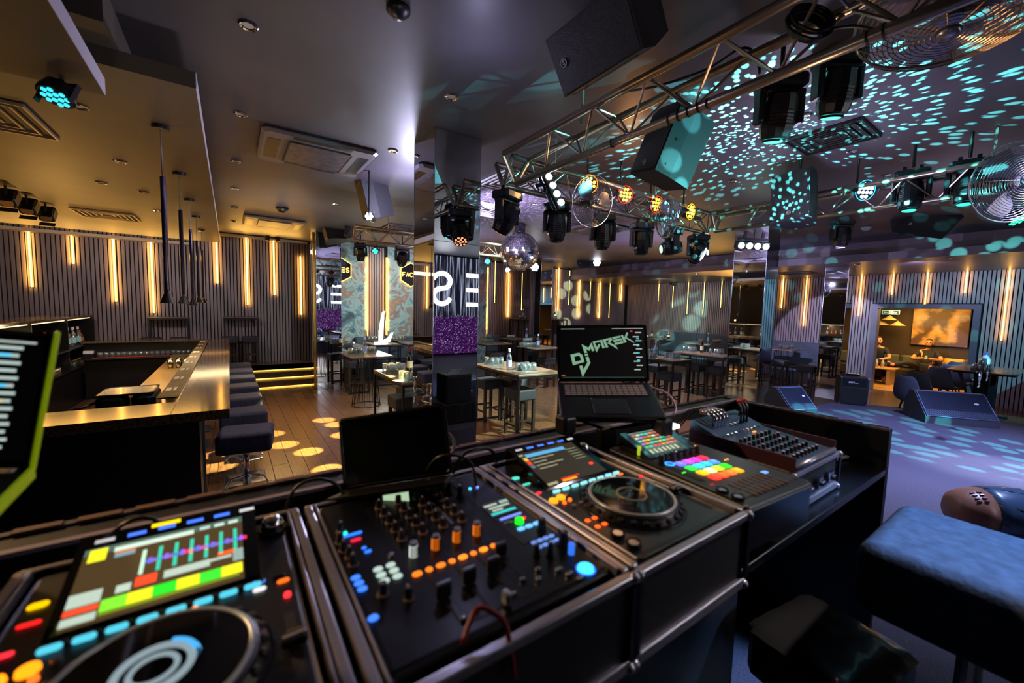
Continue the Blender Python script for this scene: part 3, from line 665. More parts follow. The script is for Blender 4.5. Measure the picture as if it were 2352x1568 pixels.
for ci, x in enumerate((.137, .180, .224, .268)):
    for ri in range(5): knob(t, x-.006*0, .455-.036*ri)
    c = ('#e8f0e8', '#ff7a18', '#ff7a18', '#ff7a18')[ci]
    mb = MB(); mb.cyl((x, .250, .118), (x, .250, .139), .0085, .008, 14); o = part('filter_knob', mb, E(c, .9), t); part('knob_cap', MB().cyl((x, .25, .139), (x, .25, .144), .0082, .0065, 14), m_silver, o)
    for q in range(5): a_ = -pi/2-.9+.45*q; part('grip_rib', MB().cyl((x+.0088*cos(a_), .25+.0088*sin(a_), .119), (x+.0083*cos(a_), .25+.0083*sin(a_), .138), .0012, n=5), m_knob, o)
for i in range(8): bt(t, .122+.0215*i, .195, .0165 if i % 2 == 0 else .012, .011, E('#ff7a1a', 2.6 if i in (4, 6) else 1.7), 'cue_button', .005)
for i in range(3):
    for j in range(2): bt(t, .071+.0215*j, .242-.0175*i, .016, .012, E('#cfe8dc', .9), 'select_button', .005)
for i in range(3): bt(t, .034+.001*i, .240-.0165*i, .015, .011, E('#3c7cff', 1.5), 'select_button', .005)
bt(t, .033, .137, .015, .012, E('#3c7cff', 1.5), 'select_button', .005)
bt(t, .059, .375, .04, .006, E('#2f7cff', 1.5), 'status_light'); bt(t, .062, .352, .02, .008, E('#e01c3c', 1.4), 'status_light'); bt(t, .068, .318, .008, .006, E('#2f7cff', 1.5), 'status_light'); bt(t, .071, .303, .012, .006, E('#2f7cff', 1.5), 'status_light')
rnd(t, .103, .27, .005, m_silver)
for x, y in ((.035, .36), (.035, .33), (.04, .305), (.04, .28), (.045, .40), (.06, .18), (.09, .15)): knob(t, x, y, .007, .02)
for ci, (x, y) in enumerate(((.135, .12), (.185, .13), (.232, .132), (.267, .161))):
    part('fader_slot', MB().box(x-.002, x+.002, .07, .185, .118, .1187), m_blackm, t)
    part('fader_scale', MB().box(x-.016, x-.0145, .09, .175, .118, .1186), m_gearm, t)
    mb = MB(); mb.bb(x-.012, x+.012, y-.006, y+.006, .121, .146, .003); o = part('channel_fader', mb, m_knob, t)
    part('fader_line', MB().box(x-.011, x+.011, y-.001, y+.001, .146, .1467), m_silver, o)
mb = MB(); mb.bb(.204, .216, .048, .066, .12, .14, .003); part('crossfader', mb, m_silver, t)
part('crossfader_slot', MB().box(.15, .27, .055, .059, .118, .1186), m_blackm, t)
for x, y in ((.14, .066), (.165, .07), (.23, .068), (.262, .088), (.30, .095), (.285, .075)): bt(t, x, y, .01, .007, m_silver, 'toggle_switch', .006)
R = [(0, .72, .5, .85, E('#c8d8c8', .9)), (.1, .5, .9, .62, E('#c8d8c8', .8)), (.15, .3, .55, .42, E('#c8d8c8', .8)), (.62, .7, .95, .9, E('#a8c8b8', .9)), (.02, .08, .95, .22, E('#30c8c0', 1.3))]
screen(t, (.327, .283, .1205), (.395, .283, .1205), (.402, .345, .1205), (.335, .345, .1205), R, E('#26352f', .5), 'lcd_display')
bt(t, .363, .268, .056, .006, E('#7c90ff', 1.3), 'level_light'); rnd(t, .364, .238, .010, E('#10ff20', 1.6), 'tap_button', .01)
rnd(t, .383, .246, .0035, E('#ff1830', 2)); bt(t, .345, .25, .018, .008, m_silver); bt(t, .375, .256, .018, .008, m_silver)
for i in range(3): bt(t, .352+.020*i, .215, .017, .011, E('#68b8ff', 1.6), 'effect_button', .005)
for i in range(4):
    for j in range(2): bt(t, .345+.0145*i, .163-.017*j, .0125, .009, E('#6f94e8', 1.1), 'channel_button', .004)
knob(t, .385, .19, .009, .026, m_gearm); knob(t, .39, .13, .010, .026, m_gearm); knob(t, .345, .115, .006, .026, m_gearm); knob(t, .325, .13, .006, .022, m_gearm)
mb = MB(); mb.cyl((.383, .10, .118), (.383, .10, .138), .006, .006, 10); part('time_knob', mb, E('#2f70e8', 1.2), t)
for i in range(3): bt(t, .33+.008*i, .075-.018*i, .014, .006, m_silver, 'switch', .006)
rnd(t, .372, .052, .0145, E('#38c8f0', 2.4), 'effect_on_button', .006)
mb = MB(); mb.torus(.0165, .0012, 24, 6, (.372, .052, .12)); part('button_halo', mb, E('#2860ff', 1.8), t)
for i in range(4):
    x = .115+.0435*i
    for k in range(9): pass
    part('level_meter', MB().box(x-.003, x+.003, .31, .47, .118, .1188), m_silver if i == 3 else m_gearm, t)
rnd(t, .352, .43, .004, E('#30b8ff', 2.2)); rnd(t, .372, .428, .0035, E('#7090ff', 2)); rnd(t, .05, .385, .004, E('#20e0c8', 2.2))
knob(t, .30, .44, .008, .028, m_gearm); knob(t, .315, .41, .008, .028, m_gearm); knob(t, .27, .49, .007, .022)
# ---- sampler
t = thing('pad_sampler', 'black sampler with four rows of glowing rainbow pads and a tilted screen', 'sampler', (.978, .425, ZS+.07), radians(-4))
part('body', MB().bb(0, .315, 0, .455, 0, .118, .008), m_gear, t)
part('face_plate', MB().bb(.006, .309, .03, .449, .1181, .1195, .002), M('sampler_face', '#3a3331', .32, .5), t)
cols = [['#6a70ff', '#b04cff', '#ff30d0', '#ff2040'], ['#20d040', '#30c8d0', '#2cb8e8', '#5088f0'], ['#ffb010', '#fff0a0', '#b8e020', '#20e020'], ['#ff3020', '#ff5020', '#ff6a20', '#ff9a10']]
for r in range(4):
    for c in range(4):
        x = .088+.036*c; y = .247-.036*r
        o = bt(t, x, y, .0315, .0305, E(cols[r][c], 1.7), 'drum_pad', .006, b=.005)
        rnd(t, x, y, .0085, E(cols[r][c], 2.8), 'pad_core', .0004, z=TT+.0061)
mb = MB(); L = .1195; mb.add([(.035, .31, L), (.26, .31, L), (.26, .44, L), (.035, .44, L), (.035, .315, L+.004), (.26, .315, L+.004), (.26, .44, L+.045), (.035, .44, L+.045)], [(0,3,2,1), (4,5,6,7), (0,1,5,4), (1,2,6,5), (2,3,7,6), (3,0,4,7)])
part('screen_housing', mb, m_glass, t)
rs = random.Random(5); pal = ['#58d8c0', '#e0d040', '#f09050', '#e05850', '#50c860', '#c070e0', '#58d8c0', '#d8e8c8']
R = [(.04+.12*i, .30+.13*j, .14+.12*i, .37+.13*j, E(rs.choice(pal), 1.2)) for i in range(8) for j in range(5)] + [(.04+.12*i, .06, .11+.12*i, .22, E('#c8d0b0', 1)) for i in range(7)] + [(0, .95, 1, .965, E('#a0c8b8', 1)), (0, .26, 1, .27, E('#a0c8b8', 1))]
screen(t, (.058, .322, L+.0075), (.222, .322, L+.0075), (.222, .432, L+.0435), (.058, .432, L+.0435), R, E('#3c5a50', .8))
for i in range(6): knob(t, .075+.03*i, .287, .007, .024, m_gearm)
knob(t, .035, .272, .009, .03, m_gearm); mb = MB(); mb.torus(.013, .0015, 24, 6, (.06, .262, .121)); part('ring_light', mb, E('#38a8ff', 2), t); rnd(t, .06, .262, .009, E('#2c6ad8', 1.3))
mb = MB(); mb.bb(.030, .042, .352, .362, L, L+.03, .003); part('usb_stick', mb, E('#b8d020', .9), t, 'glowing yellow-green memory stick')
for i in range(2):
    for k in range(8):
        bt(t, .085+.022*k, .082-.042*i, .006, .034, M('slot_brown', '#5a4640', .4), 'step_button', .004)
for y in (.078, .038):
    bt(t, .022+.003, y, .032, .03, m_gearm, 'transport_button', .005, b=.012); rnd(t, .025, y, .010, m_silver, 'transport_cap', .002, z=TT+.0055)
bt(t, .255, .095, .026, .014, E('#6a9cff', 1.6), 'shift_button'); bt(t, .04, .115, .016, .008, E('#a02830', .8)); bt(t, .04, .20, .016, .004, E('#40ff20', 1.6))
bt(t, .245, .205, .007, .005, E('#ff9a30', 2)); bt(t, .257, .205, .007, .005, E('#ff9a30', 2)); bt(t, .205, .40, .01, .006, E('#d8f0e0', 1.6)); bt(t, .28, .33, .012, .008, E('#ff9020', 1.8)); bt(t, .265, .33, .01, .008, E('#e8e8e8', 1.6))
part('touch_strip', MB().box(.03, .05, .14, .25, L, L+.001), m_blackm, t)
part('front_lip', MB().bb(.004, .311, -.004, .03, .085, .112, .006), m_gearm, t)
part('support_block', MB().box(.02, .295, .07, .44, -.068, -.001), m_blackm, t)
# profile with latches between sampler and analog mixer
# ---- analog mixer
t = thing('analog_mixer', 'small blue-grey analog mixer with dense knobs and jack plugs', 'audio mixer', (1.452, .50, 1.505))
mb = MB(); d = .36; mb.add([(0,0,0),(.34,0,0),(.34,d,0),(0,d,0),(0,0,.02),(.34,0,.02),(.34,.24,.042),(0,.24,.042),(0,d,.085),(.34,d,.085)],
    [(0,3,2,1),(0,1,5,4),(4,5,6,7),(7,6,9,8),(1,2,9,6,5),(2,3,8,9),(3,0,4,7,8)])
part('body', mb, M('mixer_blue', '#3f566c', .35, .3), t)
for x in (-.006, .34): part('side_cheek', MB().bb(x, x+.006, 0, d, 0, .05, .001), M('cheek_maroon', '#4a2636', .4), t)
mb = MB(); mb.smooth = True; mb.cyl((0, .004, .016), (.34, .004, .016), .009, n=12); part('front_roll', mb, m_alu, t)
def kz(y): return .02+.022*y/.24 if y < .24 else .042+.043*(y-.24)/.12
caps = [M('kc_grey', '#9a9aa0', .4), M('kc_green', '#2f8a6a', .4), M('kc_pink', '#a0566a', .4), M('kc_white', '#c8c8cc', .4)]
for i in range(8):
    for j in range(6):
        x, y = .03+.032*i, .03+.031*j
        if rs.random() < .06: continue
        mb = MB(); mb.cyl((x, y, kz(y)), (x, y, kz(y)+.017), .0058, .005, 8); o = part('knob', mb, m_knob, t)
        part('knob_cap', MB().cyl((x, y, kz(y)+.017), (x, y, kz(y)+.0185), .005, .0045, 8), caps[(i+2*j) % 4 if j else 3], o)
for i in range(10): rnd(t, .03+.03*i, .245, .005, m_chrome, 'jack_socket', .006, z=kz(.245))
for i in range(5): rnd(t, .16+.03*i, .285, .006, m_chrome, 'jack_socket', .008, z=kz(.285))
bt(t, .215, .222, .022, .008, E('#ff8a30', 2.4), 'display_light', z=kz(.222)+.001)
# jack plugs with elbows and cables
for i in range(4):
    x = 1.50+.026*i; t = thing('jack_plug', 'chrome elbow jack plug in the small blue mixer, %s of four side by side' % ('leftmost', 'second', 'third', 'rightmost')[i], 'plug', (x, .80, 1.585), group='chrome elbow plugs')
    mb = MB(); mb.smooth = True; mb.tube([(0, -.008, -.01), (0, -.008, .022), (0, .004, .034), (0, .05, .036)], .0095, 10); part('shell', mb, m_chrome, t)
    mb = MB(); mb.smooth = True; mb.tube([(0, .05, .036), (-.01, .09, .034), (-.03, .12, .0), (-.06, .15, -.06)], .003, 6); part('cable', mb, m_black, t)
for i in range(3):
    x = 1.655+.024*i; t = thing('red_plug', 'red and black plug lead arching over the blue mixer, %s of three' % ('left', 'middle', 'right')[i], 'cable', (x, .79, 1.58), group='red banded leads')
    mb = MB(); mb.smooth = True; mb.tube([(0, -.02, -.01), (0, -.02, .05), (.004, -.005, .07)], .005, 8); part('boot', mb, m_black, t)
    mb = MB(); mb.smooth = True; mb.tube([(.004, -.005, .07), (.03, .01, .072), (.055, .012, .06)], .006, 8); part('red_sleeve', mb, M('plug_red', '#c01426', .4), t)
    mb = MB(); mb.smooth = True; mb.tube([(.055, .012, .06), (.09, .02, .04), (.10, .04, -.02), (.09, .1, -.04)], .004, 8); part('cable', mb, m_black, t)
# ---- copper topped interface with antenna
t = thing('wireless_receiver', 'copper-topped receiver box with a short antenna behind the sampler', 'receiver', (1.50, .955, ZS))
part('box', MB().bb(0, .27, 0, .115, 0, .13, .004), M('receiver_case', '#3d3434', .4), t)
part('top_plate', MB().bb(.004, .266, .004, .111, .1305, .134, .001), M('receiver_copper', '#a26a55', .35, .4), t)
for i in range(8): part('vent_slot', MB().box(.05+.012*i, .058+.012*i, .06, .066, .134, .1345), m_blackm, t)
mb = MB(); mb.smooth = True; mb.tube([(.0, -.01, .04), (.0, -.01, .17)], .006, 8); part('antenna', mb, m_black, t)
part('front_light', MB().bb(.02, .04, -.003, 0, .06, .075, .001), E('#ff2030', 1.8), t)
# ---- remote control, loose latch lid on the shelf
a = P(1900, 1095, z=ZS); 
t = thing('remote_control', 'light grey remote control at the right end of the booth shelf', 'remote control', (a.x+.19, a.y+.05, ZS), radians(-12))
part('shell', MB().bb(0, .20, 0, .052, 0, .016, .008), M('remote_grey', '#b4b6be', .4), t)
for i in range(6):
    for j in range(2): part('button', MB().cyl((.03+.024*i, .016+.02*j, .016), (.03+.024*i, .016+.02*j, .018), .006, n=8), m_black, t)
part('window', MB().bb(.17, .192, .008, .044, .0161, .0168, .003), m_glass, t)
a = P(1700, 1235, z=ZS+.02)
t = thing('case_lid', 'small ribbed aluminium case edge with butterfly latch lying on the shelf front', 'case lid', (a.x+.0, a.y+.035, ZS), radians(3))
part('slab', MB().bb(.0, .20, 0, .03, 0, .075, .004), m_panel, t)
for i in range(6): part('rib', MB().bb(.0, .14, -.004-.001*(i % 2), .0, .006+.0115*i, .015+.0115*i, .001), m_alu, t)
part('latch', MB().bb(.145, .195, -.009, 0, .015, .065, .004).cyl((.155, -.012, .04), (.185, -.012, .04), .008, n=8), m_chrome, t)
part('top_edge', MB().bb(-.002, .202, -.006, .034, .0755, .083, .002), m_alu, t)
# ---- laptops
def frame_from(c0, c1, c3):
    c0, c1, c3 = map(Vector, (c0, c1, c3)); X = (c1-c0).normalized(); Z = X.cross(c3-c0).normalized(); Y = Z.cross(X)
    m = Matrix((X, Y, Z)).transposed().to_4x4(); m.translation = c0; return m, (c1-c0).length, (c3-c0).dot(Y)
def laptop(label, hl, hr, tl, fl, case, content, bg, rim=None):
    """hl, hr hinge left/right; tl top-left of lid; fl front-left of the deck"""
    t = thing('laptop', label, 'laptop', tuple(Vector(hl)))
    o = Vector(hl); m, w, h = frame_from(hl, hr, tl); m.translation = (0, 0, 0)
    mb = MB(); mb.T = m; mb.bb(-.004, w+.004, 0, h+.004, -.006, -.0012, .006); lid = part('lid', mb, case, t)
    mb = MB(); mb.T = m; mb.bb(0, w, .002, h, -.001, 0, .004); part('bezel', mb, m_glass, t)
    c = [m @ Vector(p) for p in ((.006, .012, .0008), (w-.006, .012, .0008), (w-.006, h-.006, .0008), (.006, h-.006, .0008))]
    R = content(w, h) if callable(content) else content
    screen(t, *c, R, bg)
    if rim:
        mb = MB(); mb.T = m; mb.bb(w+.001, w+.006, -.004, h+.008, -.006, .002, .002); part('rim_guard', mb, rim, t)
    m2, w2, d2 = frame_from(fl, Vector(fl)+(Vector(hr)-Vector(hl)), hl); m2.translation = Vector(fl)-o
    mb = MB(); mb.T = m2; mb.bb(-.004, w2+.004, -.004, d2-.004, -.014, -.001, .006); part('deck', mb, case, t)
    mb = MB(); mb.T = m2; mb.bb(.02, w2-.02, d2*.55, d2*.9, 0, .0008, .002); kb = part('keyboard', mb, m_black, t)
    mb = MB(); mb.T = m2
    for r in range(6):
        for k in range(14): mb.box(.024+(w2-.048)*k/14, .024+(w2-.048)*(k+.86)/14, d2*(.56+.055*r), d2*(.56+.055*r+.045), .0008, .0018)
    g = part('keys', mb, M('key_grey', '#7a706c', .5), kb); g['kind'] = 'stuff'
    if rim: mb = MB(); mb.T = m2; mb.bb(w2+.001, w2+.008, -.01, d2, -.016, .003, .003); part('rim_guard', mb, rim, t)
    mb = MB(); mb.T = m2; mb.bb(w2*.32, w2*.68, d2*.06, d2*.48, -.0008, .0006, .003); part('trackpad', mb, M('trackpad', '#20232b', .25), t)
    return t, m, m2, w, h
hl = P(1283, 876, d=1.62); hr = P(1490, 876, d=1.60)
X = (hr-hl).normalized(); tl = P(1279, 749, d=1.66); fl = P(1290, 955, d=1.40)
m_lap = M('laptop_grey', '#26262c', .35, .6)
GR = E('#7fa88a', 1.0)
R = [(.86+(.0 if i % 2 else .03), .88-.08*i, .93+(.0 if i % 2 else .03), .90-.08*i, E('#b8c8b8', .9)) for i in range(10)]
R += [(.02, .965, .3, .975, E('#c8d0c8', .8)), (.62, .965, .98, .975, E('#c8d0c8', .8))] + [(.90, .76-.14*i, .93, .785-.14*i, E('#38b8d8', 1.2)) for i in range(4)] + [(.83, .91, .86, .93, E('#ff3080', 1.3)), (.03, .02, .97, .028, E('#5a7a6a', .5)), (.02, .05, .06, .07, E('#c06040', .8))]
lt_, m, m2, w, h = laptop('open grey laptop on a stand showing a green DJ MAREK logo', hl, hr, tl, fl, m_lap, R, E('#06070a', .15))
def lp(X, Y):
    v = 1-(Y+12)/885; u = (X+108-14*(Y/870))/(1430+28*(Y/870)); return (.006+u*(w-.012), .012+v*(h-.018))
LOGO = [[(320,460),(372,447),(382,475),(330,490)], [(335,510),(385,497),(420,605),(368,600)], [(368,600),(420,605),(287,850),(303,715)], [(230,660),(280,648),(303,715),(287,850)],
 [(270,283),(320,311),(367,430),(320,440)], [(270,283),(385,345),(405,398),(345,372)], [(385,345),(437,255),(425,348),(405,398)], [(437,255),(488,395),(445,408),(425,348)],
 [(455,240),(612,207),(588,243),(493,262)], [(612,207),(662,350),(622,358),(588,243)], [(455,240),(493,262),(530,340),(520,428)], [(530,340),(552,278),(588,295),(520,428)],
 [(622,205),(660,197),(720,335),(680,346)], [(650,199),(768,170),(780,200),(662,230)], [(768,170),(785,212),(742,260),(712,248),(735,222),(745,195)], [(700,265),(748,258),(850,315),(880,374)],
 [(782,165),(920,137),(930,165),(795,200)], [(800,213),(938,183),(955,215),(812,250)], [(820,265),(965,230),(978,265),(840,300)],
 [(928,130),(962,125),(1028,250),(988,263)], [(985,185),(1020,85),(1045,80),(1052,105),(1015,185)], [(1000,180),(1030,170),(1135,235),(1155,270)]]
o_ = [(80,465),(225,430),(285,470),(318,590),(125,648)]; i_ = [(145,500),(220,482),(245,500),(262,560),(165,585)]
for k in range(5): LOGO.append([o_[k], o_[(k+1) % 5], i_[(k+1) % 5], i_[k]])
mb = MB(); mb.T = m @ Matrix.Translation((0, 0, .0018))
for pl in LOGO:
    pp = [lp(*q) for q in pl]
    if sum((b[0]-a[0])*(b[1]+a[1]) for a, b in zip(pp, pp[1:]+pp[:1])) > 0: pp = pp[::-1]
    mb.prism(pp, 0, .0004)
part('logo', mb, GR, lt_)
# laptop stand
a = P(1392, 1000, d=1.50); base = Vector((a.x, a.y, ZS))
t = thing('laptop_stand', 'black folding stand holding up the laptop with the green logo', 'laptop stand', tuple(base))
tz = P(1392, 965, d=1.48).z
mb = MB(); mb.bb(-.04, .04, -.02, .02, 0, tz-ZS-.03, .006); part('column', mb, m_black, t)
mb = MB(); mb.bb(-.055, .055, -.03, .03, 0, .09, .008); part('clamp', mb, m_blackm, t)
c0 = P(1300, 962, d=1.41)-base; c1 = P(1520, 968, d=1.40)-base
mb = MB(); mb.smooth = True; mb.tube([c0, c1], .008, 8); part('front_bar', mb, m_gearm, t)
for q in (c0, c1):
    mb = MB(); mb.smooth = False; v = (Vector((0, .0, 0))-Vector(q)); mb.bb(q.x-.03, q.x+.03, q.y-.03, q.y+.03, q.z-.05, q.z+.012, .01); part('claw', mb, m_black, t)
mb = MB(); mb.tube([(0, 0, tz-ZS-.04), (c0.x*.9+.02, c0.y*.9, c0.z)], .007, 6); mb.tube([(0, 0, tz-ZS-.04), (c1.x*.9, c1.y*.9, c1.z)], .007, 6); part('arms', mb, m_gearm, t)
mb = MB(); mb.bb(-.03, .03, -.07, -.03, .02, .05, .006); part('task_light', mb, M('light_off', '#101014', .4), t)
a = P(1542, 980, z=1.56); t = thing('task_lamp', 'small lit white lamp head beside the laptop stand', 'lamp', (a.x, a.y, ZS))
part('head', MB().bb(-.03, .03, -.02, .02, .19, .205, .004), E('#e8f4f4', 3), t); mb = MB(); mb.tube([(.0, .03, 0), (.0, .03, .17), (0, .01, .205)], .004, 6); part('stem', mb, m_black, t)
# dark tablet behind the mixer
bl, br, tl2 = P(788, 1126, d=1.03), P(1040, 1088, d=1.03), P(778, 962, d=1.06)
t = thing('dark_laptop', 'closed-looking black laptop screen standing blank behind the mixing console', 'laptop', tuple(bl))
m, w, h = frame_from(bl, br, tl2); m.translation = (0, 0, 0)
mb = MB(); mb.T = m; mb.bb(0, w, 0, h, -.008, 0, .008); part('lid', mb, m_black, t)
mb = MB(); mb.T = m; mb.bb(.006, w-.006, .006, h-.006, .0005, .001, .005); part('screen', mb, M('blank_screen', '#0b0c10', .25), t)
mb = MB(); mb.T = m; mb.bb(0, w, -.012, -.001, -.008, .10, .004); part('deck', mb, m_black, t)
mb = MB(); mb.T = m; mb.box(w*.47, w*.68, -.035, -.0125, .09, .092); part('glow_label', mb, E('#b8d8b0', .9), t)  # emission stands in for light reflected by the label
mb = MB(); mb.T = m; mb.bb(w*.2, w*.8, -.12, -.013, -.006, .0, .004); part('foot', mb, m_gearm, t)
# left laptop with yellow-green rim
hr = P(66, 1075, d=.60); tr = P(122, 772, d=.62); X = (P(0, 1085, d=.61)-hr).normalized()
D_ = P(-25, 1165, d=.53)-hr; X_ = D_.cross(tr-hr).normalized()
if X_.dot(_r) > 0: X_ = -X_
hl = hr + X_*.33; tl = hl + (tr-hr); fl = hl + D_.normalized()*.23
rs = random.Random(2)
R = [(.80+.02*(i % 3), .90-.062*i, .93-.01*(i % 2), .925-.062*i, E('#b8ccc4', 1.0)) for i in range(14)] + [(.855, .84-.125*i, .895, .865-.125*i, E(('#50b8dc', '#50b8dc', '#50b8dc', '#c8b070', '#d0dcd0', '#c89070')[i], 1.5)) for i in range(6)]
R += [(.78, .955, .97, .97, E('#c0ccc4', 1)), (.79, .915, .83, .935, E('#ff40b0', 1.6)), (.62, .9, .76, .94, E('#9fb4a8', 1)), (.60, .78, .78, .83, E('#9fb4a8', 1)), (.55, .6, .77, .64, E('#9fb4a8', 1)), (.6, .68, .80, .72, E('#9fb4a8', 1))]
laptop('out-of-focus laptop with a yellow-green rim at the left edge', hl, hr, tl, fl, M('lap_case', '#0e0e12', .75), R, E('#07080c', .2), rim=M('rim_lime', '#9ab010', .4, es=.12, ecol='#b8d010'))
t = thing('laptop_stand', 'dark stand under the out-of-focus left laptop', 'laptop stand', (hr.x-.14, 1.02, ZS))
part('column', MB().bb(-.03, .03, -.02, .02, 0, hr.z-ZS-.03, .005), m_black, t); part('plate', MB().bb(-.12, .1, -.14, .04, hr.z-ZS-.03, hr.z-ZS-.022, .004), m_black, t)
# cables on the booth
def cable(label, pts, r=.0035, mat=m_black, name='cable', grp=None):
    o = Vector(pts[0]); P_ = [Vector(p)-o for p in pts]; L = []
    for i in range(len(P_)-1):
        p0, p1, p2, p3 = P_[max(i-1, 0)], P_[i], P_[i+1], P_[min(i+2, len(P_)-1)]
        for k in range(5):
            u = k/5; L.append(.5*((2*p1)+(p2-p0)*u+(2*p0-5*p1+4*p2-p3)*u*u+(3*p1-p0-3*p2+p3)*u**3))
    L.append(P_[-1]); mb = MB(); mb.smooth = True; mb.tube(L, r, 7)
    return solo(name, mb, mat, label, 'cable', tuple(o), group=grp)
Z1 = 1.56
cable('glossy black cable looping at the top left of the mixing console', [(.13, .99, 1.38), (.09, 1.0, 1.50), (.12, 1.02, 1.58), (.2, 1.0, 1.57), (.26, .98, 1.42)], .004)
cable('thin black cable looping beside the left laptop', [(-.22, .99, 1.38), (-.2, 1.0, 1.55), (-.13, 1.0, 1.58), (-.07, .985, 1.45)], .004)
cable('grey cable curling out of the right side of the blank screen', [(.40, 1.0, 1.62), (.47, .99, 1.66), (.50, .98, 1.62), (.46, .98, 1.56)], .0045, M('cable_grey', '#8a7f8a', .4))
cable('thick dark cable arching between console and the middle player', [(.47, .985, 1.45), (.50, .96, 1.58), (.55, .95, 1.61), (.62, .965, 1.58), (.66, .99, 1.45)], .005)
cable('patch lead plugged into the top right of the console', [(.49, .84, 1.56), (.48, .86, 1.62), (.42, .92, 1.62), (.38, .98, 1.5)], .0035)
cable('headphone lead lying over the front of the console', [(.24, .44, 1.56), (.27, .455, 1.585), (.29, .44, 1.58), (.30, .425, 1.565), (.305, .41, 1.50)], .004, M('lead_red', '#7a1018', .4))
cable('white lead hanging from the side of the logo laptop', [P(1493, 888, d=1.58), P(1535, 905, d=1.55), P(1552, 935, d=1.52), P(1548, 952, d=1.5)], .004, M('lead_pink', '#b08a90', .4))
cable('grey lead curving under the logo laptop', [P(1400, 1015, d=1.5), P(1440, 1025, d=1.48), P(1480, 1005, d=1.46), P(1510, 985, d=1.44)], .003)
t = thing('audio_interface', 'small silver interface box standing on edge behind the console', 'interface', (.42, .985, ZS), radians(-20))
part('box', MB().bb(0, .05, 0, .022, .08, .26, .004), M('iface_silver', '#a8a4a8', .35, .5), t); part('stand', MB().bb(.0, .05, -.01, .03, 0, .08, .003), m_black, t)
for i in range(3): part('knob', MB().cyl((.012+.013*i, 0, .2), (.012+.013*i, -.008, .2), .004, n=8), m_black, t)
# ================================================================ bar
m_stone = M('bar_stone', '#241b14', .13, noise=(60, '#75604a'), stretch=(1, .25, 1), spec=.22)
m_marble = M('black_marble', '#0b0b0e', .35, noise=(3, '#15151b'))
m_steel = M('steel', '#8e8a84', .25, 1)
m_suede = M('suede_navy', '#171e3c', .8, noise=(30, '#222c52'), bump=(60, .2))
m_velvet = M('stool_black', '#17181f', .7, noise=(20, '#1f212b'))
ZB = 1.15
t = thing('bar_counter', 'long L-shaped bar counter with speckled stone top and black front', 'bar counter', (-.6, 7, 0))
part('stone_top', MB().bb(-.38, -.02, 3.86, 11.35, ZB-.075, ZB, .004).bb(-2.3, -.381, 3.86, 4.33, ZB-.075, ZB, .004).bb(-2.35, -.381, 11.0, 11.35, ZB-.03, ZB, .004), m_stone, t, w=True)
part('front_panel', MB().box(-2.3, -.22, 3.98, 4.30, .0, ZB-.076), m_marble, t, w=True)
part('side_panel', MB().box(-.24, -.20, 4.31, 11.33, .0, ZB-.076), m_mirror, t, w=True)
part('front_panel', MB().box(-.40, -.241, 4.31, 11.33, .0, ZB-.076), m_marble, t, w=True)
part('end_panel', MB().box(-2.35, -.41, 11.15, 11.33, .0, ZB-.035), m_marble, t, w=True)
part('inner_shelf', MB().box(-2.35, -.41, 10.95, 11.149, .80, .83), m_steel, t, w=True)
part('work_shelf', MB().box(-.98, -.41, 4.9, 10.8, .85, .88), M('steel_warm', '#a08558', .3, .7), t, w=True)  # steel worktop, orange light on it put into the colour
part('work_base', MB().box(-.94, -.41, 4.9, 10.8, .01, .85), m_marble, t, w=True)
# rail mat with lettering blocks
t = thing('bar_mat', 'long ribbed bar mat with rows of white lettering along the counter edge', 'bar mat', (-.45, 4.5, ZB+.001))
part('strip', MB().bb(-.075, .065, 0, 6.4, 0, .012, .003), m_black, t)
mb = MB()
for i in range(11):
    mb.box(-.068+.0125*i, -.064+.0125*i, .03, 6.37, .012, .016)
part('ribs', mb, M('mat_rib', '#6d5a46', .5), t, kind='stuff')
for k in range(9):
    y = .30+.68*k; mb = MB()
    for q in range(5): mb.box(-.055, -.015, y+.036*q, y+.036*q+.028, .0165, .0175)
    for q in range(5): mb.box(.0, .022, y+.036*q, y+.036*q+.028, .0165, .0175)
    part('print_patch', mb, M('mat_white', '#d8d4d0', .5), t)
# back bar shelving
t = thing('back_bar', 'open back bar shelving lit from under its top board', 'shelving', (-2.7, 9, 0))
XF = -2.37
part('top_board', MB().bb(XF-.5, XF, 4.4, 12.1, 1.60, 1.64, .004), m_stone, t, w=True)
part('under_light', MB().box(XF-.05, XF-.035, 4.45, 12.0, 1.575, 1.588), E('#ffd9a0', 2.2), t, w=True)
for z in (1.06, .68): part('shelf_board', MB().box(XF-.5, XF, 4.4, 12.1, z-.025, z), M('shelf_dark', '#1d1a18', .3), t, w=True)
for y in (4.4, 5.6, 7.2, 8.8, 10.4, 12.08): part('divider', MB().box(XF-.5, XF-.002, y, y+.025, .62, 1.598), m_black, t, w=True)
part('back_panel', MB().box(XF-.53, XF-.5, 4.4, 12.1, 0, 1.6), M('backbar_wood', '#3b2f27', .5), t, w=True)
part('base', MB().box(XF-.5, XF-.02, 4.4, 12.1, .0, .62), m_marble, t, w=True)
area((XF-.2, 8.2, 1.57), (XF-.25, 8.2, 0), .1, 7.3, 60, (1, .72, .38), 'shelf_lamp')
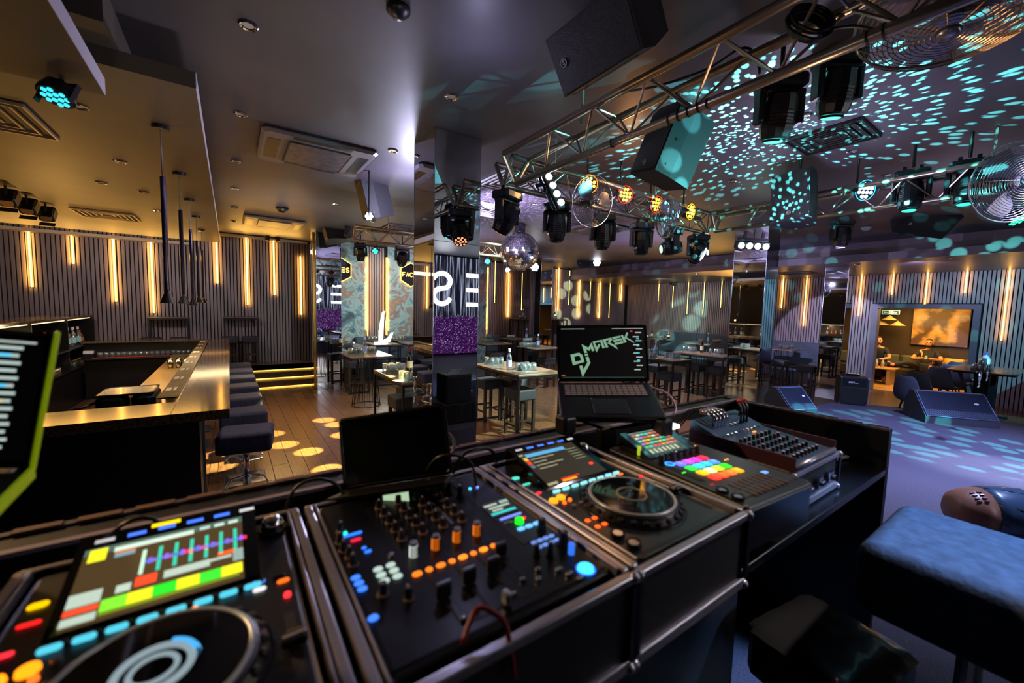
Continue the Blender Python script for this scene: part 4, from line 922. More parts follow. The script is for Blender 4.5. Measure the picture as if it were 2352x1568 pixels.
# ---- bar stool
t = thing('bar_stool', 'x', 'bar stool')
rbox('seat', -.22, .22, -.19, .19, .61, .80, m_suede, t, .035)
part('seat_plate', MB().cyl((0, 0, .595), (0, 0, .62), .09, n=12), m_chrome, t)
mb = MB(); mb.smooth = True; mb.cyl((0, 0, .03), (0, 0, .35), .03, n=14); mb.cyl((0, 0, .35), (0, 0, .6), .022, n=14); part('column', mb, m_chrome, t)
mb = MB(); mb.smooth = True; mb.tube([(0, .03, .34), (-.13, .06, .30), (-.17, .0, .25), (-.13, -.12, .25), (.13, -.12, .25), (.17, 0, .25), (.13, .06, .30), (0, .03, .34)], .009, 8); part('footrest', mb, m_chrome, t)
part('base', MB().bb(-.2, .2, -.2, .2, 0, .015, .01).bb(-.06, .06, -.06, .06, .015, .035, .02), m_chrome, t)
PS = Proto(t)
rest = ['nearest the booth', 'second', 'third', 'fourth', 'fifth', 'sixth', 'last before the steps']
for k in range(7):
    PS.at((.10, 4.52+.82*k, 0), radians(-8 if k == 0 else 0), 'dark blue suede bar stool with chrome column along the bar, %s' % rest[k], 'bar stools along the counter')
# big near stool on the stage, right side
t2 = thing('bar_stool', 'wide blue suede stool beside the open end of the DJ booth', 'bar stool', (1.78, .13, .45))
rbox('seat', -.25, .25, -.22, .23, .66, .885, M('suede_blue', '#2c4058', .85, noise=(26, '#3d5570'), bump=(50, .3)), t2, .05, 6)
part('column', MB().cyl((0, 0, .02), (0, 0, .66), .028, n=14), m_chrome, t2); part('base', MB().bb(-.2, .2, -.2, .2, 0, .018, .01), m_chrome, t2)
mb = MB(); mb.smooth = True; mb.tube([(0, 0, .33), (-.17, .02, .30), (-.19, -.14, .30), (.15, -.16, .30), (.19, .0, .30), (0, 0, .33)], .011, 8); part('footrest', mb, m_chrome, t2)
# covered dark chair behind booth
t = thing('plastic_wrapped_stool', 'dark stool seat wrapped in crumpled film standing under the booth shelf', 'stool', (1.62, .42, .45), radians(-8))
mb = MB(); rs = random.Random(4); n = 12
vs = []; fs = []
for i in range(n+1):
    for j in range(n+1):
        x, y = -.2+.4*i/n, -.17+.34*j/n; e = min(i, j, n-i, n-j); q = .03 if (e == 0 and (i in (0, n)) and (j in (0, n))) else 0; vs.append((x*(1-q*5*0.8), y*(1-q*5*.8), .49-(.022 if e == 0 else .006 if e == 1 else 0)+rs.uniform(-.004, .004)))
for i in range(n):
    for j in range(n): a = i*(n+1)+j; fs.append((a, a+n+1, a+n+2, a+1))
mb.smooth = True; mb.add(vs, fs); part('film', mb, M('film', '#33332f', .25, coat=.5), t)
part('seat', MB().bb(-.195, .195, -.165, .165, .30, .475, .03), M('seat_blue', '#22304f', .6), t)
part('column', MB().cyl((0, 0, .02), (0, 0, .3), .025, n=12), m_chrome, t); part('base', MB().bb(-.18, .18, -.18, .18, 0, .018, .01), m_chrome, t)
# ---- tables
TZ = 1.03
ttop = M('table_top', '#6e5a4c', .22, noise=(6, '#5b483c'), stretch=(1, 7, 1))
m_leg = M('table_leg', '#15151a', .35, .4)
def ftable(x0, x1, y0, y1, label, zt=TZ, z0=0, grp='steel framed high tables'):
    t = thing('high_table', label, 'table', ((x0+x1)/2, (y0+y1)/2, z0), group=grp); a, b_ = (x1-x0)/2, (y1-y0)/2; h = zt-z0
    part('tabletop', MB().bb(-a, a, -b_, b_, h-.032, h, .004), ttop, t)
    part('frame', MB().box(-a, a, -b_, -b_+.03, h-.06, h-.033).box(-a, a, b_-.03, b_, h-.06, h-.033).box(-a, -a+.03, -b_+.03, b_-.03, h-.06, h-.033).box(a-.03, a, -b_+.03, b_-.03, h-.06, h-.033), m_leg, t)
    for sx in (-1, 1):
        for sy in (-1, 1): part('leg', MB().cb(sx*(a-.016), sy*(b_-.016), (h-.06)/2, .03, .03, h-.062), m_leg, t)
    for sy in (-1, 1): part('foot_rail', MB().cb(0, sy*(b_-.016), .02, 2*a-.064, .028, .028), m_leg, t)
    return t
def wtable(cx, cy, sx, sy, label, z0=0, zt=TZ, rz=0):
    t = thing('wire_table', label, 'table', (cx, cy, z0), rz, group='wire legged high tables'); h = zt-z0
    part('tabletop', MB().bb(-sx/2, sx/2, -sy/2, sy/2, h-.025, h, .004), ttop, t)
    for k in range(16):
        a = 2*pi*k/16; part('wire_leg', MB().cyl((.16*cos(a), .16*sin(a), h-.03), (.27*cos(a), .27*sin(a), .012), .006, n=6), m_leg, t)
    mb = MB(); mb.torus(.27, .008, 28, 6, (0, 0, .01)); part('foot_ring', mb, m_leg, t)
    mb = MB(); mb.torus(.16, .008, 24, 6, (0, 0, h-.035)); part('top_ring', mb, m_leg, t)
    return t
ftable(3.45, 4.28, 4.75, 6.15, 'large framed high table under the mirror ball, clear bottle and tumblers on it')
wtable(2.2, 8.2, .8, 1.0, 'square wire-legged high table with a blue-labelled bottle, left of the central mirror pillar')
ftable(1.76, 2.45, 4.90, 6.15, 'framed high table half hidden by the central mirror pillar, whisky bottle on it')
ftable(1.95, 2.4, 9.35, 11.2, 'narrow long framed high table beside the gold-edged mirror pillar', grp=None) if False else ftable(2.17, 2.6, 9.35, 10.9, 'narrow long framed high table beside the gold-edged mirror pillar')
ftable(2.85, 3.55, 10.0, 10.85, 'framed high table carrying the glowing white sculpture')
ftable(3.75, 4.35, 10.0, 10.85, 'framed high table before the mural sofa, right of the glowing sculpture')
ftable(5.65, 6.5, 9.3, 10.0, 'framed high table just right of the central pillar, in the distance')
wtable(6.6, 8.2, .85, .85, 'wire-legged high table with sparkling tumblers left of the logo laptop')
ftable(7.35, 8.3, 10.5, 11.2, 'low-looking framed table before a grey bench back below the mirror ball')
ftable(7.35, 8.0, 4.8, 5.6, 'framed high table immediately right of the logo laptop')
ftable(9.2, 9.98, 4.75, 6.05, 'framed high table left of the right mirror pillar, whisky bottle on it')
wtable(12.95, 7.45, 1.2, 1.05, 'wire-legged high table before the teal-lit corner bench')
wtable(13.45, 9.6, 1.1, .9, 'wire-legged high table in the far corner with an amber bottle')
wtable(13.45, 5.25, .9, .9, 'wire-legged high table between the two right pillars, red-capped bottle')
# raised far tables
zt = P(1200, 731, y=11.8).z
xs = P(1199, 731, y=11.8).x; ftable(xs-.35, xs+.35, 11.55, 12.1, 'small raised dark table with tumblers against the far slats', zt, 0)
xs = P(1278, 732, y=11.8).x; ftable(xs-.35, xs+.35, 11.55, 12.1, 'small raised dark table beside the dark far pillar', zt, 0)
# high tables against the bar-side wall
for px, w, lab in ((388, 71, 'left'), (554, 58, 'right')):
    a = P(px, 727, y=12.1); ftable(a.x-.36, a.x+.36, 11.95, 12.28, 'tall narrow black table standing against the slat wall behind the bar, %s of two' % lab, a.z, .465, 'wall tables behind the bar')
# table on the right with rounded dark edge and coupled legs
def ptable(x0, x1, y0, y1, label, zt=TZ):
    t = thing('pedestal_table', label, 'table', ((x0+x1)/2, (y0+y1)/2, 0)); a, b_ = (x1-x0)/2, (y1-y0)/2
    mb = MB(); mb.prism([(-a+.06, -b_), (a-.06, -b_), (a, -b_+.06), (a, b_-.06), (a-.06, b_), (-a+.06, b_), (-a, b_-.06), (-a, -b_+.06)], zt-.02, zt); part('tabletop', mb, ttop, t)
    mb = MB(); mb.prism([(-a+.09, -b_+.03), (a-.09, -b_+.03), (a-.03, b_-.09), (-a+.03, b_-.09)], zt-.05, zt-.021); part('under_edge', mb, m_leg, t)
    for sx in (-.6, .6): part('pedestal', MB().box(sx*a-.06, sx*a+.06, -.10, .10, .03, zt-.05), m_leg, t); part('foot', MB().box(sx*a-.09, sx*a+.09, -.3, .3, 0, .03), m_leg, t)
    return t
ptable(11.75, 13.5, .72, 1.62, 'dark-edged high table at the right edge with frosted bottle and tumblers')
ptable(12.6, 14.3, -.35, .45, 'second dark high table behind the right edge table')
# ---- block stools
t = thing('block_stool', 'x', 'stool')
rbox('seat', -.19, .19, -.19, .19, .58, .75, m_velvet, t, .025, 3)
for sx in (-1, 1):
    for sy in (-1, 1): part('leg', MB().box(sx*.155-.022, sx*.155+.022, sy*.155-.022, sy*.155+.022, 0, .579), M('stool_leg', '#2a1d17', .45), t)
for sx in (-1, 1): part('stretcher', MB().box(sx*.155-.012, sx*.155+.012, -.132, .132, .16, .19), MATS['stool_leg'], t); part('stretcher', MB().box(-.132, .132, sx*.155-.012, sx*.155+.012, .24, .27), MATS['stool_leg'], t)
PB = Proto(t)
SL = [(1195, 895, 'dark upholstered block stool in front of the large framed table'), (1182, 872, 'block stool just behind the front one at the large framed table'),
 (930, 912, 'block stool nearest at the framed table by the central pillar'), (945, 893, 'block stool second at the framed table by the central pillar'),
 (815, 830, 'block stool at the narrow long table, under the square wire table'), (812, 822, 'block stool further along the narrow long table'), (779, 811, 'block stool at the far end of the narrow long table'), (1122, 872, 'block stool left of the large framed table, behind its leg'),
 (1135, 812, 'block stool with spotted light at the distant table right of the pillar'), (1255, 824, 'green-lit block stool between wire table and logo laptop'),
 (1538, 858, 'spotlit block stool in front of the table right of the laptop'), (1508, 840, 'block stool behind the spotlit one, right of the laptop'),
 (1600, 838, 'left block stool at the whisky bottle table'), (1648, 845, 'right block stool at the whisky bottle table'), (1690-25, 834, 'back block stool at the whisky bottle table'),
 (1790, 829, 'block stool left of the wire table between the right pillars'), (1855, 842, 'front block stool at the wire table between the right pillars'), (1882, 836, 'back block stool by the slim pillar'),
 (1455, 838, 'block stool hidden partly behind the logo laptop')]
for px, py, lab in SL:
    a = P(px, py, z=.72); PB.at((a.x, a.y, 0), 0, lab, 'dark block stools')
for px, lab in ((345, 'left of pair, left table'), (412, 'right of pair, left table'), (528, 'left of pair, right table'), (575, 'right of pair, right table')):
    a = P(px, 752, y=11.98+.0); PB.at((a.x, 12.0-.02, .466), 0, 'dark stool against the slat wall behind the bar, %s' % lab, 'stools at the wall tables', scale=.9)
# ---- shell chairs on the right
t = thing('shell_chair', 'x', 'chair')
m_shell = M('shell_velvet', '#4c5266', .75)
vs = []; fs = []; prof = [(-.22, .60), (-.20, .585), (-.05, .575), (.12, .585), (.19, .62), (.225, .72), (.25, .86), (.262, .98), (.262, 1.02)]
for k, (y, z) in enumerate(prof):
    wd = (.17, .20, .225, .225, .22, .21, .19, .15, .08)[k]
    for i in range(9):
        u = -1+2*i/8; lift = .05*u*u if k < 5 else 0; fwd = -.05*u*u if k >= 4 else 0; vs.append((u*wd, y+fwd, z+lift))
for k in range(len(prof)-1):
    for i in range(8): a = k*9+i; fs.append((a, a+1, a+10, a+9))
mb = MB(); mb.smooth = True; mb.add(vs, fs); o = part('shell', mb, m_shell, t); md = o.modifiers.new('thick', 'SOLIDIFY'); md.thickness = .035; md = o.modifiers.new('soft', 'SUBSURF'); md.levels = 1; md.render_levels = 1
for sx in (-1, 1):
    for sy in (-1, 1): part('leg', MB().cyl((sx*.12, sy*.12, .58), (sx*.21, sy*.21, 0), .014, .010, 8), m_leg, t)
part('footrest', MB().box(-.17, .17, -.175, -.155, .22, .24), m_leg, t)
PC = Proto(t)
for px, py, rz, lab in ((2080, 862, 62, 'blue-grey shell chair with its back to the stage, leftmost of the right group'), (2108, 853, 66, 'blue-grey shell chair beside the leftmost one'), (2156, 841, 74, 'dark shell chair at the near long side of the right table'), (2182, 836, 76, 'dark shell chair second along the right table'), (2202, 829, 78, 'dark shell chair third along the right table, small back showing')):
    a = P(px, py, z=1.05); r = radians(rz); PC.at((min(14.1, a.x-.26*-sin(r)), a.y-.26*cos(r), 0), r, lab, 'shell chairs at the right table', scale=1.02)
# ---- benches and sofas
m_bench = M('bench_velvet', '#39414e', .75, noise=(4, '#2c333f'))
def bench(x0, x1, y0, y1, h, face, label, seg=1.1, sh=.48):
    t = thing('bench_sofa', label, 'sofa', ((x0+x1)/2, (y0+y1)/2, 0)); ax = x1-x0 > y1-y0; L = (x1-x0) if ax else (y1-y0); n = max(1, int(L/seg)); st = L/n
    for i in range(n):
        a0, a1 = -L/2+i*st+.004, -L/2+(i+1)*st-.004; D = ((y1-y0) if ax else (x1-x0))/2
        for nm, d0, d1, z0, z1 in (('back_cushion', D-.17, D, sh, h), ('seat_cushion', -D, D-.172, sh-.15, sh), ('base', -D+.04, D-.02, 0, sh-.152)):
            s = face; q0, q1 = (d0, d1) if s > 0 else (-d1, -d0)
            mb = MB(); mb.bb(*((a0, a1, q0, q1) if ax else (q0, q1, a0, a1)), z0, z1, .03 if nm != 'base' else .004); part(nm, mb, m_bench if nm != 'base' else m_black, t)
    return t
bench(2.75, 5.5, 10.9, 11.48, 1.12, 1, 'long dark velvet bench below the cloudy mural panels', .9)
bench(XD+.05, XD+1.15, 11.5, 12.1, 1.05, 1, 'dark bench against the far slats right of the mural')
bench(10.75, 13.4, 11.55, 12.1, 1.1, 1, 'dark bench along the far wall behind the laptop')
bench(14.0, 14.7, 7.0, 10.2, 1.25, 1, 'corner bench lit with teal light spots, on the right wall')
bench(13.95, 14.7, 4.55, 6.6, 1.2, 1, 'blue-grey bench between the two right mirror pillars')
bench(7.1, 8.4, 11.0, 11.5, 1.18, 1, 'free-standing grey bench back behind the distant framed table', 1.4) if False else None
# ---- bottles and tumblers
def gl(name, col, a=.25):
    m = bpy.data.materials.new(name); m.use_nodes = True; nt = m.node_tree; N = nt.nodes; K = nt.links; N.remove(N['Principled BSDF'])
    g0 = N.new('ShaderNodeBsdfGlossy'); g0.inputs['Roughness'].default_value = .12; df = N.new('ShaderNodeBsdfDiffuse'); df.inputs[0].default_value = C(col); g = N.new('ShaderNodeMixShader'); g.inputs[0].default_value = .08; K.new(g0.outputs[0], g.inputs[1]); K.new(df.outputs[0], g.inputs[2]); tr = N.new('ShaderNodeBsdfTransparent'); tr.inputs[0].default_value = C(col); mx = N.new('ShaderNodeMixShader')
    fr = N.new('ShaderNodeLayerWeight'); fr.inputs[0].default_value = .45; mr = N.new('ShaderNodeMapRange'); mr.inputs['To Min'].default_value = a*.35; mr.inputs['To Max'].default_value = min(1, a*3.2)
    K.new(fr.outputs['Facing'], mr.inputs[0]); K.new(mr.outputs[0], mx.inputs[0]); K.new(tr.outputs[0], mx.inputs[1]); K.new(g.outputs[0], mx.inputs[2]); K.new(mx.outputs[0], N['Material Output'].inputs[0]); return m
g_clear = gl('clear_glass', '#eef8f8', .42); g_green = gl('green_glass', '#1c3a12', .22); g_amber = gl('amber_glass', '#a8561a', .2); g_blue = gl('bluish_glass', '#dcecff', .28)
g_frost = M('frosted_glass', '#b8c2d8', .5, alpha=.9)
bt_prof = [(0, 0), (.036, 0), (.038, .01), (.038, .17), (.030, .20), (.014, .225), (.013, .275), (.016, .277), (.016, .29)]
def bottle(name, glass, label_c, cap_c, short=False):
    t = thing(name, 'x', 'bottle'); pr = bt_prof if not short else [(0, 0), (.05, 0), (.052, .01), (.05, .13), (.03, .17), (.015, .185), (.014, .22)]
    mb = MB(); mb.smooth = True; mb.lathe(pr, 14); part('glass_body', mb, glass, t)
    r = .0388 if not short else .0525; mb = MB(); mb.lathe([(r, .05), (r, .12 if short else .14)], 14); mb.f = mb.f[:-2]; mb.mi = mb.mi[:-2]; mb.sm = mb.sm[:-2]; part('paper_label', mb, M('lab_'+label_c, label_c, .6), t)
    zc = pr[-1][1]; mb = MB(); mb.cyl((0, 0, zc-.03), (0, 0, zc+.012), .0175, n=12); part('cap', mb, M('cap_'+cap_c, cap_c, .4), t)
    return Proto(t)
BT = dict(whisky=bottle('whisky_bottle', g_green, '#d8cfae', '#8c1c1c'), vodka=bottle('clear_bottle', g_blue, '#8298c8', '#c8ccd8'), frost=bottle('frosted_bottle', g_frost, '#dfe4f0', '#3c62c0', True),
  amber=bottle('amber_bottle', g_amber, '#c86a2a', '#b02820', True), gin=bottle('gin_bottle', g_clear, '#9fd0d8', '#dedede'))
t = thing('tumbler', 'x', 'glass')
mb = MB(); mb.smooth = True; mb.lathe([(.030, .088), (.036, .0), (.033, .0), (.028, .076), (0, .080)][::1], 12); mb.lathe([(0, .088), (.030, .088)], 12); part('glass_wall', mb, g_clear, t)
PG = Proto(t)
tray_m = M('tray_paper', '#5c686c', .5)
def glasses(cx, cy, z, n, where, cols=None, rz=0, pitch=.098, tray=True, stack=0):
    cols = cols or max(2, int(sqrt(n)+.6)); g = 'tumblers ' + where
    if tray:
        solo('napkin', MB().bb(-.17, .17, -.13, .13, 0, .003, .001), tray_m, 'pale napkin under the tumblers ' + where, 'napkin', (cx, cy, z+.0005), rz+.3); z += .0045
    for i in range(n):
        r_, c_ = divmod(i, cols); x = (c_-(cols-1)/2)*pitch+(.5*pitch if r_ % 2 else 0); y = (r_-(n/cols-1)/2)*pitch*.9
        x, y = x*cos(rz)-y*sin(rz)+random.uniform(-.004, .004), x*sin(rz)+y*cos(rz)+random.uniform(-.004, .004)
        PG.at((cx+x, cy+y, z), random.random()*6, 'upturned tumbler among those ' + where, g, scale=1.28)
    for i in range(stack):
        PG.at((cx+(i-stack/2+.5)*pitch, cy, z+.1135), 0, 'upturned tumbler stacked on those ' + where, 'top ' + g, scale=1.28)
def bot(kind, px, py, z, lab, s=1):
    a = P(px, py, z=z); BT[kind].at((a.x, a.y, z+.001), 0, lab, scale=s)
def gat(px, py, n, where, z=TZ, **k):
    a = P(px, py, z=z); glasses(a.x, a.y, z, n, where, **k)
S = 1.12
gat(1137, 836, 7, 'at the left of the large framed table'); bot('vodka', 1169, 849, TZ, 'clear bottle with blue label on the large framed table', S); gat(1207, 850, 9, 'at the right end of the large framed table')
gat(815, 812, 6, 'on the wire table left of the central pillar'); bot('vodka', 838, 814, TZ, 'round clear bottle on the wire table left of the central pillar', S); gat(853, 808, 3, 'right of the bottle on that wire table', tray=False)
gat(905, 853, 9, 'on the framed table by the central pillar'); bot('whisky', 941, 852, TZ, 'green whisky bottle half behind the central pillar', S); gat(938, 873, 5, 'nearest on the framed table by the central pillar')
bot('whisky', 782, 792, TZ, 'green whisky bottle on the narrow long table', S); gat(765, 786, 6, 'at the far end of the narrow long table', tray=False, cols=2); gat(800, 796, 7, 'at the near end of the narrow long table', cols=2)
gat(862, 781, 12, 'around the glowing sculpture', cols=5); gat(915, 781, 8, 'on the table right of the glowing sculpture', cols=4)
gat(1121, 787, 7, 'on the distant table right of the pillar', stack=2); gat(1212, 796, 12, 'sparkling on the wire table left of the laptop', stack=3); bot('vodka', 1236, 797, TZ, 'clear bottle on the wire table left of the laptop', S)
gat(1172, 777, 6, 'on the low-looking table below the mirror ball', cols=3); bot('vodka', 1209, 778, TZ, 'tall clear bottle on the low-looking table', S)
gat(1492, 823, 5, 'left on the table right of the laptop'); bot('vodka', 1505, 818, TZ, 'clear bottle on the table right of the laptop', S); gat(1547, 822, 7, 'right on the table right of the laptop')
gat(1587, 807, 7, 'left on the whisky bottle table'); bot('whisky', 1612, 809, TZ, 'whisky bottle on the table left of the right pillar', S); gat(1648, 812, 7, 'right on the whisky bottle table')
gat(1610, 786, 4, 'left on the table before the teal bench', tray=False); bot('vodka', 1626, 787, TZ, 'clear bottle before the teal-lit bench', S); gat(1645, 787, 8, 'right on the table before the teal bench', cols=4)
gat(1487, 776, 4, 'left on the far corner table', tray=False); bot('whisky', 1497, 775, TZ, 'dark bottle on the far corner table', S); gat(1514, 777, 6, 'right on the far corner table', cols=4); bot('amber', 1535, 777, TZ, 'amber bottle on the far corner table', S)
gat(1808, 800, 12, 'on the table between the right pillars', cols=5); bot('whisky', 1802, 794, TZ, 'red-capped dark bottle between the right pillars', S)
gat(2255, 850, 15, 'piled on the right edge table', cols=5, stack=4); bot('frost', 2262, 842, TZ, 'frosted bottle with blue cap behind the tumblers on the right', 1.35)
for px, z, w in ((1199, zt, 'on the small raised table against the far slats'), (1272, zt, 'on the raised table beside the far pillar')):
    a = P(px, 731, y=11.8); glasses(a.x-.05, 11.75, z, 5, w, tray=False, cols=3); BT['vodka' if px < 1250 else 'whisky'].at((a.x+.12, 11.9, z+.001), 0, 'bottle beside the tumblers ' + w, scale=S)
glasses(13.1, .2, TZ, 10, 'on the second right table', cols=4, stack=3); BT['amber'].at((12.85, .30, TZ+.001), 0, 'round amber bottle on the second right table', scale=1.3); BT['frost'].at((13.9, -.1, TZ+.001), 0, 'cream-topped frosted bottle at the far right', scale=1.2)
# bar glassware
for i in range(18):
    PG.at((-2.1+.085*i, 11.05, .832), 0, 'upturned tumbler in the row on the far inner bar shelf', 'tumblers on the inner bar shelf', scale=1.25)
    PG.at((-2.06+.085*i, 11.0-.02, .832+.0), 0, 'upturned tumbler in the front row on the far inner bar shelf', 'front tumblers on the inner bar shelf', scale=1.2) if i % 2 and False else None
solo('red_mat', MB().bb(-2.2, -.55, 10.96, 10.975, .831, .845, .002), M('mat_red', '#a01822', .5), 'red edge strip in front of the tumblers on the inner bar shelf', 'mat')
t = thing('napkin_box', 'black napkin holder with white napkins on the inner bar shelf end', 'napkin holder', (-2.28, 11.05, .831)); part('holder', MB().bb(-.06, .1, -.05, .05, 0, .09, .01), m_black, t); part('napkins', MB().bb(-.05, .09, -.045, .045, .091, .14, .004), m_white, t)
k = 0
for y0, n, z in ((10.95, 10, .68), (8.95, 8, .68), (9.75, 5, .68)):
    for i in range(n):
        for j in range(2): PG.at((XF-.08-.09*j, y0+.09*i, z+.001), 0, 'tumbler on the lower back bar shelf, %s row %s' % (('front', 'rear')[j], ('of the far bay', 'of the middle bay', 'at the end of the middle bay')[(y0 < 10)+(y0 == 9.75)]), 'tumblers on the back bar', scale=1.15)
for i, (k_, y) in enumerate((('amber', 8.9), ('gin', 9.05), ('vodka', 9.3), ('amber', 9.55), ('whisky', 9.75), ('gin', 11.0), ('gin', 11.17), ('vodka', 11.34), ('gin', 11.5), ('amber', 11.75), ('amber', 7.4), ('whisky', 7.6), ('amber', 7.8), ('amber', 8.0), ('vodka', 8.2), ('amber', 5.9), ('whisky', 6.1), ('amber', 6.3), ('amber', 6.5), ('gin', 6.8))):
    BT[k_].at((XF-.12-.03*(i % 2), y, 1.061), 0, 'spirit bottle on the back bar upper shelf, %s from the near end' % ['tenth','eleventh','twelfth','thirteenth','fourteenth','fifteenth','sixteenth','seventeenth','eighteenth','nineteenth','fifth','sixth','seventh','eighth','ninth','first','second','third','fourth','extra'][i], 'back bar bottles', scale=1.2)
for i in range(5):
    mb = MB(); mb.smooth = True; mb.lathe([(.033, 0), (.042, .15), (.040, .15), (.031, .006), (0, .006)], 14)
    solo('shaker_tin', mb, m_steel, 'steel shaker tin on the bar worktop, one of a cluster of five', 'shaker tin', (-.62-.1*(i % 3), 8.6+.12*(i//3), .881), group='shaker tins')
for i in range(9): PG.at((-.58, 5.9+.11*i, .881), 0, 'tumbler in the row beside the bar mat', 'tumblers beside the bar mat', scale=1.2)
t = thing('drinks_dispenser', 'black rounded drinks station with a side lever on the bar worktop', 'dispenser', (-.78, 5.05, .881))
mb = MB()
for (x0, x1, y0, y1) in ((-.20, .02, -.2, .22), (.03, .2, -.2, .25)): mb.bb(x0, x1, y0, y1, .0, .26, .05)
part('housing', mb, M('machine_black', '#14151d', .2, coat=.5), t)
mb = MB(); mb.smooth = True; mb.tube([(-.20, -.05, .2), (-.3, -.1, .16), (-.36, -.12, .15)], .012, 8); part('lever', mb, m_black, t)
part('top_rim', MB().bb(-.19, .19, -.19, .23, .2605, .272, .02), M('machine_black'), t)
for i in range(7):
    mb = MB(); mb.tube([(0, 0, 0), (.01*(i-3), .0, .1)], .003, 5); solo('straw', mb, m_black, 'black straw in the holder beside the drinks station', 'straw', (-.55+.014*i, 4.72, .881), group='black straws')
# ---- glowing sculpture
a = P(876, 782, z=TZ); t = thing('glowing_sculpture', 'bright white glowing dancer-like light sculpture on the table below the mural', 'lamp', (3.15, 10.35, TZ+.001))
mw = E('#e4fff6', 7)
mb = MB(); mb.bb(-.16, .16, -.05, .05, 0, .04, .01); part('plinth', mb, mw, t)
rot = Matrix.Rotation(pi/2, 4, 'X') @ Matrix.Identity(4)
mb = MB(); mb.T = Matrix.Rotation(radians(-20), 4, 'Z') @ rot; mb.prism([(-.06, .04), (.04, .04), (.05, .3), (.07, .62), (.085, .82), (.03, .80), (-.03, .5), (-.055, .3)], -.015, .015); part('tall_blade', mb, mw, t)
mb = MB(); mb.T = Matrix.Rotation(radians(-20), 4, 'Z') @ rot; mb.prism([(.02, .06), (.16, .14), (.24, .27), (.30, .28), (.26, .16), (.22, .05)], -.015, .015); part('side_blade', mb, mw, t)
mb = MB(); mb.T = Matrix.Rotation(radians(-20), 4, 'Z') @ rot; mb.prism([(.10, .30), (.13, .82), (.118, .82), (.088, .3)], -.02, -.016); part('outline', mb, m_black, t)
point((3.15, 10.2, 1.5), 22, (.8, 1, .95), .12, 'sculpture_glow')
# ================================================================ trusses and everything on the ceiling
m_truss = M('truss_alu', '#a89c90', .3, .9)
m_dev = M('device_black', '#131319', .35, coat=.2)
TZL = 3.10
def truss(a, b, label, bay=.42, up=.22, hw=.13):
    a = Vector(a); b = Vector(b); d = (b-a).normalized(); s = d.cross(Vector((0, 0, 1))); L = (b-a).length
    t = thing('lighting_truss', label, 'truss', tuple(a)); o = Vector((0, 0, 0)); tops = [s*hw+Vector((0, 0, up)), -s*hw+Vector((0, 0, up))]
    for off in [o]+tops:
        mb = MB(); mb.smooth = True; mb.cyl(off, off+d*L, .025, n=12); part('chord', mb, m_truss, t)
    n = int(L/bay)
    for i in range(n):
        p0, p1, pm_ = d*(i*bay), d*((i+1)*bay), d*((i+.5)*bay)
        for tp in tops:
            for q in (p0, p1): part('brace', MB().cyl(q, pm_+tp, .008, n=6), m_truss, t)
        part('brace', MB().cyl(pm_+tops[0], pm_+tops[1], .007, n=6), m_truss, t)
    for k in (0, L):
        for tp in tops: part('end_brace', MB().cyl(d*k, d*k+tp, .02, n=8), m_truss, t)
    k = .6
    while k < L: part('hanger', MB().box((d*k).x-.008, (d*k).x+.008, (d*k).y-.008, (d*k).y+.008, up, ZC-TZL), m_truss, t); k += 1.6
    return t
truss((2.09, -1.6, TZL), (2.09, 3.0, TZL), 'near triangular truss crossing the top right of the photo')
truss((2.05, 3.14, TZL), (5.42, 3.14, TZL), 'crosswise truss carrying fans and amber lamps behind the mirror ball')
truss((5.36, -1.6, TZL), (5.36, 3.0, TZL), 'right-hand truss carrying the blue lamp and the right fan')
a = P(812, 551, z=TZL); b_ = P(1150, 583, z=TZL); truss((a.x, a.y, TZL), (b_.x+1.0, a.y, TZL), 'distant truss in front of the cloudy mural, partly behind the pillar')
# cable ties on the near chord
for y in (.55, .60, 1.25, 1.30, 1.36, 1.42, 1.48, 1.9):
    mb = MB(); mb.cyl((0, -.004, 0), (0, .004, 0), .0285, n=14); solo('cable_tie', mb, m_black, 'black tape band on the near truss chord, %s from the camera' % ['first', 'second', 'third', 'fourth', 'fifth', 'sixth', 'seventh', 'eighth'][[.55, .60, 1.25, 1.30, 1.36, 1.42, 1.48, 1.9].index(y)], 'cable tie', (2.09, y, TZL), group='tape bands on the near truss')
